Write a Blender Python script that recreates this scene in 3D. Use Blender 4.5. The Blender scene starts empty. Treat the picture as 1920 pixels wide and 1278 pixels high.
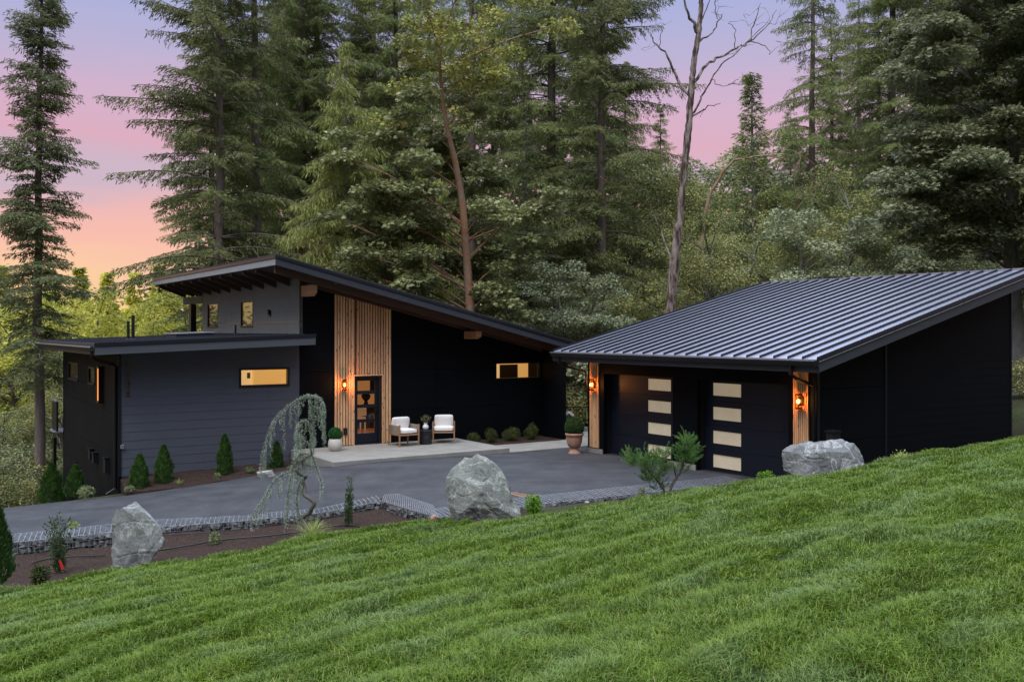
import bpy, bmesh, math, random
import numpy as np
from mathutils import Vector, noise as mnoise
from mathutils.geometry import delaunay_2d_cdt

scene = bpy.context.scene
# ------------------------------------------------------------------ camera
F, CX, CY, CZ = 1798.0, 960.0, 620.0, 3.63        # photo pixels / metres
cam = bpy.data.cameras.new('camera'); camo = bpy.data.objects.new('camera', cam)
scene.collection.objects.link(camo)
camo.location = (0, 0, CZ); camo.rotation_euler = (math.radians(90), 0, 0)
cam.sensor_width = 36; cam.lens = F/1920*36
cam.shift_y = -(639-CY)/1920
cam.clip_start = 0.1; cam.clip_end = 3000
scene.camera = camo
# ------------------------------------------------------------------ colour / exposure
scene.view_settings.view_transform = 'Standard'; scene.view_settings.look = 'None'
scene.view_settings.exposure = 0.0; scene.view_settings.gamma = 1.0
scene.render.engine = 'CYCLES'
scene.cycles.max_bounces = 6; scene.cycles.diffuse_bounces = 3; scene.cycles.glossy_bounces = 3
scene.cycles.transmission_bounces = 4; scene.cycles.transparent_max_bounces = 6
scene.cycles.sample_clamp_indirect = 4.0
scene.cycles.use_denoising = True

def lin(c):
    return tuple((v/255/12.92) if v/255 <= .04045 else ((v/255+.055)/1.055)**2.4 for v in c)
# ------------------------------------------------------------------ world: dusk sky
W = bpy.data.worlds.new("World"); scene.world = W; W.use_nodes = True
nt = W.node_tree; nt.nodes.clear()
N = nt.nodes.new; L = nt.links.new
out = N('ShaderNodeOutputWorld'); bg = N('ShaderNodeBackground'); bg.inputs[1].default_value = 1.0
sky = N('ShaderNodeTexSky'); sky.sky_type = 'NISHITA'; sky.sun_disc = False
sky.sun_elevation = math.radians(50); sky.sun_rotation = math.radians(200)
tc = N('ShaderNodeTexCoord'); sep = N('ShaderNodeSeparateXYZ'); L(tc.outputs['Generated'], sep.inputs[0])
mp = N('ShaderNodeMapping'); mp.inputs['Scale'].default_value = (1.2, 1.2, 9); L(tc.outputs['Generated'], mp.inputs[0])
nz = N('ShaderNodeTexNoise'); nz.inputs['Scale'].default_value = 2.2; nz.inputs['Detail'].default_value = 7; L(mp.outputs[0], nz.inputs[0])
m1 = N('ShaderNodeMath'); m1.operation = 'MULTIPLY_ADD'; L(nz.outputs[0], m1.inputs[0]); m1.inputs[1].default_value = .10
m0 = N('ShaderNodeMath'); m0.operation = 'ADD'; m0.inputs[1].default_value = -.05; L(sep.outputs[2], m0.inputs[0]); L(m0.outputs[0], m1.inputs[2])
ramp = N('ShaderNodeValToRGB'); L(m1.outputs[0], ramp.inputs[0])
stops = [(0.0, (240, 198, 105)), (.032, (250, 206, 125)), (.055, (252, 192, 148)), (.09, (250, 178, 156)), (.125, (238, 172, 168)), (.148, (202, 172, 190)),
         (.178, (222, 162, 180)), (.215, (212, 168, 194)), (.26, (186, 171, 206)), (.32, (164, 170, 218))]
stops = [(p_, tuple(v*.88+.12*(sum(c_)/3) for v in c_)) for p_, c_ in stops]
cr = ramp.color_ramp
while len(cr.elements) < len(stops)+2: cr.elements.new(.5)
for e, (p, c) in zip(cr.elements, stops): e.position = p; e.color = (*lin(c), 1)
cr.elements[len(stops)].position = .5; cr.elements[len(stops)].color = (.56, .64, .84, 1)
cr.elements[len(stops)+1].position = 1; cr.elements[len(stops)+1].color = (.82, .92, 1.06, 1)
up = N('ShaderNodeMapRange'); L(sep.outputs[2], up.inputs[0]); up.inputs[1].default_value = .33; up.inputs[2].default_value = .75
up.inputs[3].default_value = 1.0; up.inputs[4].default_value = 2.7
ml = N('ShaderNodeVectorMath'); ml.operation = 'SCALE'; L(ramp.outputs[0], ml.inputs[0]); L(up.outputs[0], ml.inputs[3])
sk = N('ShaderNodeVectorMath'); sk.operation = 'SCALE'; L(sky.outputs[0], sk.inputs[0]); sk.inputs[3].default_value = .012
ad = N('ShaderNodeVectorMath'); ad.operation = 'ADD'; L(ml.outputs[0], ad.inputs[0]); L(sk.outputs[0], ad.inputs[1])
# the glow is in front; the sky low behind the viewer is already dim
fy = N('ShaderNodeMapRange'); L(sep.outputs[1], fy.inputs[0]); fy.inputs[1].default_value = -.2; fy.inputs[2].default_value = .45; fy.inputs[3].default_value = .22; fy.inputs[4].default_value = 1
fz = N('ShaderNodeMapRange'); L(sep.outputs[2], fz.inputs[0]); fz.inputs[1].default_value = .3; fz.inputs[2].default_value = .75
fm = N('ShaderNodeMath'); fm.operation = 'MAXIMUM'; L(fy.outputs[0], fm.inputs[0]); L(fz.outputs[0], fm.inputs[1])
fs = N('ShaderNodeVectorMath'); fs.operation = 'SCALE'; L(ad.outputs[0], fs.inputs[0]); L(fm.outputs[0], fs.inputs[3])
L(fs.outputs[0], bg.inputs[0]); L(bg.outputs[0], out.inputs[0])
# the low soft light of the evening sky behind the camera
sl = bpy.data.lights.new('sun', 'SUN'); slo = bpy.data.objects.new('sun', sl); scene.collection.objects.link(slo)
sl.energy = 1.7; sl.angle = math.radians(25); sl.color = (1.0, .98, .94)
slo.rotation_euler = (math.radians(33), 0, math.radians(-25))

# ------------------------------------------------------------------ pixel -> place helpers
O = Vector((-5.03, 30.5, 0)); ANG = math.radians(33.29)
U = Vector((math.cos(ANG), math.sin(ANG), 0)); Wv = Vector((-math.sin(ANG), math.cos(ANG), 0))
CT = -O.dot(U); CS = -O.dot(Wv)
def ray(px, py): return Vector(((px-CX)/F, 1.0, -(py-CY)/F))
def at(px, py, D): r = ray(px, py); return Vector((r.x*D, D, CZ+r.z*D))
def at_z(px, py, z): r = ray(px, py); return at(px, py, (z-CZ)/r.z)
def fac(px, py, s=0.0):
    r = ray(px, py); k = (s-CS)/r.dot(Wv); return CT+k*r.dot(U), CZ+k*r.z
def side(px, py, t):
    r = ray(px, py); k = (t-CT)/r.dot(U); return CS+k*r.dot(Wv), CZ+k*r.z
def loc2w(t, s, z=0): return Vector((O.x+t*U.x+s*Wv.x, O.y+t*U.y+s*Wv.y, z))

# ------------------------------------------------------------------ tagging
def tag(o, label=None, cat=None, group=None, kind=None):
    if label: o['label'] = label
    if cat: o['category'] = cat
    if group: o['group'] = group
    if kind: o['kind'] = kind
    return o
def thing(name, label, cat, loc=(0, 0, 0), rz=0.0, group=None, scale=None):
    o = bpy.data.objects.new(name, None); scene.collection.objects.link(o)
    o.location = loc; o.rotation_euler = (0, 0, rz); o.empty_display_size = .3
    if scale: o.scale = scale
    return tag(o, label, cat, group)
def link(name, me, parent=None, loc=None):
    o = bpy.data.objects.new(name, me); scene.collection.objects.link(o)
    if parent: o.parent = parent
    if loc is not None: o.location = loc
    return o
def copy_tree(root, loc, rz=0.0, scale=None, label=None, group=None):
    r = root.copy(); scene.collection.objects.link(r); r.location = loc; r.rotation_euler = (0, 0, rz)
    if scale: r.scale = scale
    if label: r['label'] = label
    if group: r['group'] = group
    for ch in list(root.children):
        c = ch.copy(); scene.collection.objects.link(c); c.parent = r
        for g in ch.children:
            d = g.copy(); scene.collection.objects.link(d); d.parent = c
    return r

# ------------------------------------------------------------------ materials
MATS = {}
def mat(name, col, rough=.7, metal=0.0, col2=None, nscale=5.0, ndetail=5, bump=0.0, bscale=20.0, stretch=None,
        emit=None, estr=0.0, island=0.0, transl=0.0, spec=.5, contrast=(.35, .65), coord='Object', bdist=.02, objrand=0.0):
    m = bpy.data.materials.new(name); m.use_nodes = True; t = m.node_tree; n = t.nodes; l = t.links
    b = n['Principled BSDF']; b.inputs['Base Color'].default_value = (*col, 1); b.inputs['Roughness'].default_value = rough
    b.inputs['Metallic'].default_value = metal; b.inputs['Specular IOR Level'].default_value = spec
    cur = None
    tcn = n.new('ShaderNodeTexCoord'); src = tcn.outputs[coord]
    if stretch:
        mpn = n.new('ShaderNodeMapping'); mpn.inputs['Scale'].default_value = stretch[:3]
        if len(stretch) > 3: mpn.inputs['Rotation'].default_value = (0, 0, stretch[3])
        l.new(src, mpn.inputs[0]); src = mpn.outputs[0]
    if col2:
        nn = n.new('ShaderNodeTexNoise'); nn.inputs['Scale'].default_value = nscale; nn.inputs['Detail'].default_value = ndetail
        nn.inputs['Roughness'].default_value = .6; l.new(src, nn.inputs[0])
        mr = n.new('ShaderNodeMapRange'); mr.inputs[1].default_value = contrast[0]; mr.inputs[2].default_value = contrast[1]; l.new(nn.outputs[0], mr.inputs[0])
        mx = n.new('ShaderNodeMix'); mx.data_type = 'RGBA'; l.new(mr.outputs[0], mx.inputs[0])
        mx.inputs[6].default_value = (*col, 1); mx.inputs[7].default_value = (*col2, 1); cur = mx.outputs[2]
    if island or objrand:
        hs = n.new('ShaderNodeHueSaturation')
        if cur: l.new(cur, hs.inputs['Color'])
        else: hs.inputs['Color'].default_value = (*col, 1)
        add = None
        if island:
            gi = n.new('ShaderNodeNewGeometry'); a = n.new('ShaderNodeMapRange'); l.new(gi.outputs['Random Per Island'], a.inputs[0])
            a.inputs[3].default_value = 1-island; a.inputs[4].default_value = 1+island; add = a.outputs[0]
            h = n.new('ShaderNodeMapRange'); l.new(gi.outputs['Random Per Island'], h.inputs[0]); h.inputs[3].default_value = .5-island*.05; h.inputs[4].default_value = .5+island*.05
            l.new(h.outputs[0], hs.inputs['Hue'])
        if objrand:
            oi = n.new('ShaderNodeObjectInfo'); a2 = n.new('ShaderNodeMapRange'); l.new(oi.outputs['Random'], a2.inputs[0])
            a2.inputs[3].default_value = 1-objrand; a2.inputs[4].default_value = 1+objrand
            if add:
                mm = n.new('ShaderNodeMath'); mm.operation = 'MULTIPLY'; l.new(add, mm.inputs[0]); l.new(a2.outputs[0], mm.inputs[1]); add = mm.outputs[0]
            else: add = a2.outputs[0]
        l.new(add, hs.inputs['Value']); cur = hs.outputs[0]
    if cur: l.new(cur, b.inputs['Base Color'])
    if bump:
        bn = n.new('ShaderNodeTexNoise'); bn.inputs['Scale'].default_value = bscale; bn.inputs['Detail'].default_value = 6; l.new(src, bn.inputs[0])
        bb = n.new('ShaderNodeBump'); bb.inputs['Strength'].default_value = bump; bb.inputs['Distance'].default_value = bdist
        l.new(bn.outputs[0], bb.inputs['Height']); l.new(bb.outputs[0], b.inputs['Normal'])
    if emit: b.inputs['Emission Color'].default_value = (*emit, 1); b.inputs['Emission Strength'].default_value = estr
    if transl:
        tr = n.new('ShaderNodeBsdfTranslucent'); ms = n.new('ShaderNodeMixShader'); ms.inputs[0].default_value = transl
        if cur: l.new(cur, tr.inputs[0])
        else: tr.inputs[0].default_value = (*col, 1)
        l.new(b.outputs[0], ms.inputs[1]); l.new(tr.outputs[0], ms.inputs[2]); l.new(ms.outputs[0], n['Material Output'].inputs[0])
    MATS[name] = m; return m

def glass_mat(name, tint=(.9, .92, .95), gloss=.12, darken=1.0, rough=.02):
    m = bpy.data.materials.new(name); m.use_nodes = True; t = m.node_tree; n = t.nodes; l = t.links; n.clear()
    o = n.new('ShaderNodeOutputMaterial'); tr = n.new('ShaderNodeBsdfTransparent'); tr.inputs[0].default_value = (*[c*darken for c in tint], 1)
    gl = n.new('ShaderNodeBsdfGlossy'); gl.inputs['Roughness'].default_value = rough; gl.inputs[0].default_value = (1, 1, 1, 1)
    fr = n.new('ShaderNodeLayerWeight'); fr.inputs[0].default_value = .35
    mr = n.new('ShaderNodeMapRange'); mr.inputs[3].default_value = gloss*.5; mr.inputs[4].default_value = .4; l.new(fr.outputs['Fresnel'], mr.inputs[0])
    ms = n.new('ShaderNodeMixShader'); l.new(mr.outputs[0], ms.inputs[0]); l.new(tr.outputs[0], ms.inputs[1]); l.new(gl.outputs[0], ms.inputs[2])
    l.new(ms.outputs[0], o.inputs[0]); MATS[name] = m; return m

mat('asphalt', (.038, .040, .048), .8, col2=(.078, .081, .090), nscale=1.6, bump=.5, bscale=90, spec=.35, contrast=(.25, .8), coord='Object')
# fine aggregate on the asphalt
_m = MATS['asphalt'].node_tree; _n = _m.nodes; _b = _n['Principled BSDF']
_src = _b.inputs['Base Color'].links[0].from_socket
_fn = _n.new('ShaderNodeTexNoise'); _fn.inputs['Scale'].default_value = 60; _fn.inputs['Detail'].default_value = 3
_fm = _n.new('ShaderNodeMapRange'); _fm.inputs[1].default_value = .3; _fm.inputs[2].default_value = .75; _fm.inputs[3].default_value = .72; _fm.inputs[4].default_value = 1.4
_tc = [x for x in _n if x.type == 'TEX_COORD'][0]; _m.links.new(_tc.outputs['Object'], _fn.inputs[0]); _m.links.new(_fn.outputs[0], _fm.inputs[0])
# worn lanes and scuffs, following the way cars turn in
_mp = _n.new('ShaderNodeMapping'); _mp.inputs['Rotation'].default_value = (0, 0, -.25); _mp.inputs['Scale'].default_value = (.16, 1.3, 1); _m.links.new(_tc.outputs['Object'], _mp.inputs[0])
_wn = _n.new('ShaderNodeTexNoise'); _wn.inputs['Scale'].default_value = 1.0; _wn.inputs['Detail'].default_value = 6; _wn.inputs['Roughness'].default_value = .65; _m.links.new(_mp.outputs[0], _wn.inputs[0])
_wr = _n.new('ShaderNodeMapRange'); _wr.inputs[1].default_value = .3; _wr.inputs[2].default_value = .7; _wr.inputs[3].default_value = .78; _wr.inputs[4].default_value = 1.22; _m.links.new(_wn.outputs[0], _wr.inputs[0])
_wm = _n.new('ShaderNodeMath'); _wm.operation = 'MULTIPLY'; _m.links.new(_fm.outputs[0], _wm.inputs[0]); _m.links.new(_wr.outputs[0], _wm.inputs[1]); _fm = _wm
_vm = _n.new('ShaderNodeVectorMath'); _vm.operation = 'SCALE'; _m.links.new(_src, _vm.inputs[0]); _m.links.new(_fm.outputs[0], _vm.inputs[3]); _m.links.new(_vm.outputs[0], _b.inputs['Base Color'])
mat('mulch', (.028, .017, .013), .95, col2=(.10, .062, .048), nscale=26, ndetail=8, bump=1.0, bscale=45, contrast=(.42, .72), bdist=.04, spec=.2)
mat('soil', (.035, .03, .02), .95, col2=(.055, .065, .025), nscale=.8, bump=.8, bscale=6, bdist=.1, spec=.2)
mat('turf', (.016, .032, .008), .95, col2=(.035, .055, .015), nscale=2.5, bump=.7, bscale=30, spec=.1)
mat('concrete', (.245, .235, .215), .85, col2=(.31, .30, .275), nscale=1.6, bump=.25, bscale=40, spec=.3)
mat('paving', (.25, .25, .26), .85, col2=(.33, .33, .34), nscale=3, bump=.3, bscale=40, spec=.3)
mat('foundation', (.045, .05, .062), .85, col2=(.06, .063, .075), nscale=3, bump=.3, bscale=20)
mat('siding', (.080, .086, .108), .62, col2=(.088, .094, .116), nscale=1.5, bump=.15, bscale=60, stretch=(1, 1, 6), spec=.35)
mat('panel_grey', (.155, .165, .158), .7, col2=(.18, .19, .18), nscale=1.5, bump=.1, bscale=60, spec=.3)
mat('black_panel', (.0026, .0034, .0048), .65, col2=(.003, .0039, .0056), nscale=1.2, bump=.12, bscale=50, stretch=(1, 1, 5), spec=.09)
mat('side_panel', (.0035, .0052, .0058), .7, col2=(.0068, .009, .0096), nscale=1.3, ndetail=7, bump=.12, bscale=50, spec=.1)
mat('door_navy', (.0050, .0082, .0165), .5, col2=(.007, .011, .021), nscale=2, bump=.3, bscale=30, stretch=(1, .25, 14), spec=.35, bdist=.006)
mat('trim_black', (.009, .010, .014), .45, spec=.4)
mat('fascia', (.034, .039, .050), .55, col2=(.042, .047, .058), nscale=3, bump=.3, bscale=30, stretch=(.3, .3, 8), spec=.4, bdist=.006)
mat('fascia_glow', (.26, .265, .28), .6, col2=(.31, .315, .33), nscale=3, bump=.3, bscale=30, stretch=(.3, .3, 8), spec=.4, bdist=.006)  # paler copy of the fascia: evening glow painted into its colour
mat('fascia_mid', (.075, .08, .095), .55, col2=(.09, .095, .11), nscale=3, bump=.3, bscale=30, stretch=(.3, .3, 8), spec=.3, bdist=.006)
mat('drip_edge', (.018, .020, .028), .35, metal=.3)
mat('roof_metal', (.52, .54, .66), .34, metal=.7, col2=(.56, .58, .70), nscale=.7, bump=.05, bscale=3)
mat('seam_metal', (.012, .013, .022), .45, metal=.2)
mat('roof_dark', (.03, .032, .042), .6)
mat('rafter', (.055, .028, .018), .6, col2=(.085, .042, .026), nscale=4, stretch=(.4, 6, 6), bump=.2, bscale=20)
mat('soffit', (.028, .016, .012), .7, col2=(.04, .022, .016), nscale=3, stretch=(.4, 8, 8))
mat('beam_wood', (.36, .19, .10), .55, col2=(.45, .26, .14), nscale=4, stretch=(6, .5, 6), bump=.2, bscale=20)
mat('cedar', (.60, .31, .145), .5, col2=(.78, .50, .29), nscale=3.0, ndetail=6, stretch=(18, 18, .8), bump=.25, bscale=8, island=.16, bdist=.004)
# knots in the cedar
_m = MATS['cedar'].node_tree; _n = _m.nodes; _b = _n['Principled BSDF']; _src = _b.inputs['Base Color'].links[0].from_socket
_tc = [x for x in _n if x.type == 'TEX_COORD'][0]; _mp = _n.new('ShaderNodeMapping'); _mp.inputs['Scale'].default_value = (10.9, 10.9, 3.4); _m.links.new(_tc.outputs['Object'], _mp.inputs[0])
_v = _n.new('ShaderNodeTexVoronoi'); _v.inputs['Scale'].default_value = 1.0; _m.links.new(_mp.outputs[0], _v.inputs[0])
_r = _n.new('ShaderNodeMapRange'); _r.inputs[1].default_value = .10; _r.inputs[2].default_value = .2; _m.links.new(_v.outputs['Distance'], _r.inputs[0])
_x = _n.new('ShaderNodeMix'); _x.data_type = 'RGBA'; _m.links.new(_r.outputs[0], _x.inputs[0]); _x.inputs[6].default_value = (.06, .025, .012, 1); _m.links.new(_src, _x.inputs[7]); _m.links.new(_x.outputs[2], _b.inputs['Base Color'])
mat('cedar_back', (.13, .055, .022), .8)
mat('teak', (.30, .155, .075), .5, col2=(.38, .21, .11), nscale=6, stretch=(8, 8, 1), bump=.1)
mat('rope', (.34, .29, .23), .8, col2=(.26, .22, .17), nscale=30, stretch=(1, 1, 8), bump=.4, bscale=60)
mat('cushion', (.80, .77, .74), .85, bump=.15, bscale=60, spec=.2)
mat('stool', (.012, .013, .017), .45, bump=.2, bscale=20)
mat('ceramic_white', (.75, .73, .74), .35)
mat('pot_cream', (.50, .46, .40), .7, col2=(.58, .54, .48), nscale=6, bump=.1)
mat('terracotta', (.36, .185, .125), .8, col2=(.46, .27, .20), nscale=7, bump=.25, bscale=30)
mat('brass', (.12, .09, .055), .4, metal=.6)
mat('metal_black', (.008, .008, .009), .4, metal=.3)
mat('galvanised', (.40, .42, .46), .42, metal=.5, col2=(.30, .31, .35), nscale=8)
mat('copper', (.40, .23, .16), .5, metal=.4, col2=(.3, .2, .15), nscale=8)
mat('hose', (.012, .012, .013), .45)
mat('chip', (.20, .13, .09), .9, island=.5)
mat('red_tag', (.45, .03, .02), .5)
mat('orange_tag', (.42, .24, .17), .8)
mat('frosted', (.42, .38, .30), .25, emit=(.56, .45, .29), estr=.40, col2=(.52, .47, .38), nscale=2)
mat('lit_wall', (.5, .35, .2), .8, emit=(1.0, .50, .13), estr=.85)  # indoor surfaces glow themselves: room light put in as emission, no lamps inside
mat('lit_wall_dim', (.4, .28, .16), .8, emit=(1.0, .46, .12), estr=.55)
mat('lit_cream', (.5, .35, .2), .8, emit=(1.0, .60, .24), estr=.95)
mat('lit_hall', (.4, .25, .14), .8, emit=(1.0, .42, .12), estr=.36)
mat('lit_floor', (.2, .08, .03), .4, emit=(1.0, .25, .06), estr=.17, col2=(.1, .04, .02), nscale=6, stretch=(1, 12, 1))
mat('room_dark', (.03, .03, .035), .8)
mat('lit_chair', (.5, .33, .2), .8, emit=(1.0, .55, .25), estr=.25)  # chairs carry their own glow in place of room light
mat('pane_reflection', (.13, .09, .045), .6, emit=(1, .6, .2), estr=.035, col2=(.08, .06, .035), nscale=14, stretch=(.3, .3, 3))  # brownish reflection of the side windows painted on a faintly glowing sheet
mat('bulb', (1, .6, .2), .5, emit=(1.0, .50, .12), estr=14.0)
mat('led', (1, .4, .1), .5, emit=(1.0, .30, .07), estr=1.1)
mat('led_glow', (.3, .05, .01), .5, emit=(1.0, .12, .02), estr=.05)
glass_mat('glass', darken=.92, gloss=.08)
glass_mat('lamp_glass', tint=(1, .75, .5), gloss=.15)
# rock
def rock_mat(name, c1, c2, c3):
    m = mat(name, c1, .88, col2=c2, nscale=2.2, ndetail=10, bump=.6, bscale=7, contrast=(.35, .68), bdist=.035, spec=.25)
    t = m.node_tree; n = t.nodes; b = n['Principled BSDF']; src = b.inputs['Base Color'].links[0].from_socket
    tcn = [x for x in n if x.type == 'TEX_COORD'][0]
    wv = n.new('ShaderNodeTexNoise'); wv.inputs['Scale'].default_value = 1.7; wv.inputs['Detail'].default_value = 7; wv.inputs['Distortion'].default_value = .9
    t.links.new(tcn.outputs['Object'], wv.inputs[0])
    ab = n.new('ShaderNodeMath'); ab.operation = 'SUBTRACT'; ab.inputs[1].default_value = .5; t.links.new(wv.outputs[0], ab.inputs[0])
    a2 = n.new('ShaderNodeMath'); a2.operation = 'ABSOLUTE'; t.links.new(ab.outputs[0], a2.inputs[0])
    mr = n.new('ShaderNodeMapRange'); mr.inputs[1].default_value = 0; mr.inputs[2].default_value = .022; mr.inputs[3].default_value = .75; mr.inputs[4].default_value = 0; t.links.new(a2.outputs[0], mr.inputs[0])
    mx = n.new('ShaderNodeMix'); mx.data_type = 'RGBA'; t.links.new(mr.outputs[0], mx.inputs[0]); t.links.new(src, mx.inputs[6]); mx.inputs[7].default_value = (*c3, 1)
    fine = n.new('ShaderNodeTexNoise'); fine.inputs['Scale'].default_value = 38; fine.inputs['Detail'].default_value = 6; t.links.new(tcn.outputs['Object'], fine.inputs[0])
    fr = n.new('ShaderNodeMapRange'); fr.inputs[1].default_value = .3; fr.inputs[2].default_value = .7; fr.inputs[3].default_value = .7; fr.inputs[4].default_value = 1.3; t.links.new(fine.outputs[0], fr.inputs[0])
    vm = n.new('ShaderNodeVectorMath'); vm.operation = 'SCALE'; t.links.new(mx.outputs[2], vm.inputs[0]); t.links.new(fr.outputs[0], vm.inputs[3])
    t.links.new(vm.outputs[0], b.inputs['Base Color'])
rock_mat('granite', (.17, .175, .175), (.29, .295, .29), (.42, .42, .41))
rock_mat('granite_pale', (.12, .122, .125), (.27, .275, .275), (.48, .48, .48))
rock_mat('greenstone', (.15, .16, .145), (.25, .26, .235), (.42, .43, .40))
mat('gabion_stone', (.07, .072, .072), .85, col2=(.16, .16, .152), nscale=4, bump=.5, bscale=15, island=.35)
mat('white_stone', (.5, .48, .44), .8, col2=(.38, .36, .33), nscale=6, bump=.4)
# foliage
def leafmat(name, c, isl=.3, tr=.25, c2=None, rough=.6, sc=.6, spec=.22, obr=.12, k=4.7):
    if name in ('petal', 'variegated', 'boxwood', 'bright_leaf', 'blue_cedar', 'arb_leaf', 'juniper', 'holly_leaf'): wm = (1, 1, 1)
    else: wm = (1.12, 1.0, .84)
    c = tuple(v*k*q for v, q in zip(c, wm)); c2 = tuple(v*k*q for v, q in zip(c2, wm)) if c2 else None
    return mat(name, c, rough, col2=c2 or tuple(v*1.5 for v in c), nscale=sc, ndetail=3, island=isl, transl=tr, spec=spec, contrast=(.35, .65), objrand=obr)
leafmat('fir_dark', (.025, .033, .016), c2=(.050, .058, .025))
leafmat('fir_blue', (.022, .029, .015), c2=(.038, .046, .023))
leafmat('fir_green', (.030, .042, .018), c2=(.055, .068, .028))
leafmat('cedar_leaf', (.042, .055, .018), c2=(.075, .085, .030))
leafmat('maple_leaf', (.034, .042, .020), c2=(.068, .078, .042), rough=.42, spec=.4)
leafmat('maple_gold', (.036, .046, .020), c2=(.105, .110, .032), sc=1.6)
leafmat('maple_blue', (.036, .044, .028), c2=(.070, .080, .054), rough=.45, spec=.3)
leafmat('alder_leaf', (.032, .044, .018), c2=(.085, .088, .040), sc=.9)
leafmat('under_leaf', (.024, .034, .017), c2=(.062, .070, .040), sc=1.1)
leafmat('rust_leaf', (.07, .05, .022), c2=(.04, .05, .022))
leafmat('backlit_leaf', (.065, .08, .022), c2=(.15, .155, .036), tr=.45)  # yellow backlight of the low sky painted into the leaf colour
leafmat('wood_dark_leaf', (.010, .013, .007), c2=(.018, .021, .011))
leafmat('arb_leaf', (.020, .052, .014), c2=(.06, .115, .02), sc=6, k=1.4)
leafmat('boxwood', (.015, .075, .018), c2=(.03, .13, .03), sc=8, k=1.4)
leafmat('boxwood_dark', (.018, .048, .016), c2=(.04, .09, .025), sc=8, k=1.4)
leafmat('shrub_leaf', (.030, .046, .016), c2=(.065, .085, .028), sc=6, k=1.4)
leafmat('bright_leaf', (.07, .16, .014), c2=(.16, .28, .03), sc=6, k=1.4)
leafmat('pale_leaf', (.12, .16, .10), c2=(.20, .24, .14), sc=6, k=1.4)
leafmat('blue_cedar', (.060, .074, .056), c2=(.095, .112, .088), sc=3, tr=.15)
leafmat('grey_leaf', (.038, .050, .034), c2=(.080, .094, .066), sc=1.2)
leafmat('holly_leaf', (.030, .060, .024), c2=(.10, .14, .06), sc=8, k=1.4)
leafmat('juniper', (.035, .085, .026), c2=(.12, .20, .05), sc=5, k=1.4)
leafmat('variegated', (.32, .33, .12), c2=(.20, .27, .08), sc=8, k=1.4)
leafmat('olive_sprig', (.09, .11, .05), c2=(.16, .18, .10), sc=8, k=1.4)
leafmat('petal', (.75, .75, .75), isl=.1, c2=(.7, .7, .7), k=1.4)
mat('bark', (.075, .060, .050), .9, col2=(.14, .115, .10), nscale=3, stretch=(4, 4, .6), bump=.8, bscale=8, bdist=.05)
mat('bark_fir', (.15, .115, .105), .9, col2=(.24, .19, .175), nscale=3, stretch=(4, 4, .6), bump=.8, bscale=8, bdist=.05)
mat('bark_moss', (.34, .15, .065), .9, col2=(.30, .23, .18), nscale=2.2, bump=.8, bscale=8, bdist=.05)
mat('bark_pale', (.27, .26, .25), .85, col2=(.17, .16, .14), nscale=3, stretch=(2, 2, .8), bump=.6, bscale=8, bdist=.04)
mat('bark_snag', (.34, .27, .24), .9, col2=(.06, .035, .025), nscale=2.0, contrast=(.42, .58), stretch=(3, 3, .7), bump=.9, bscale=6, bdist=.06)
mat('twig', (.10, .085, .07), .9)
mat('bark_grey', (.14, .125, .105), .8, col2=(.08, .07, .06), nscale=8)
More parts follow.
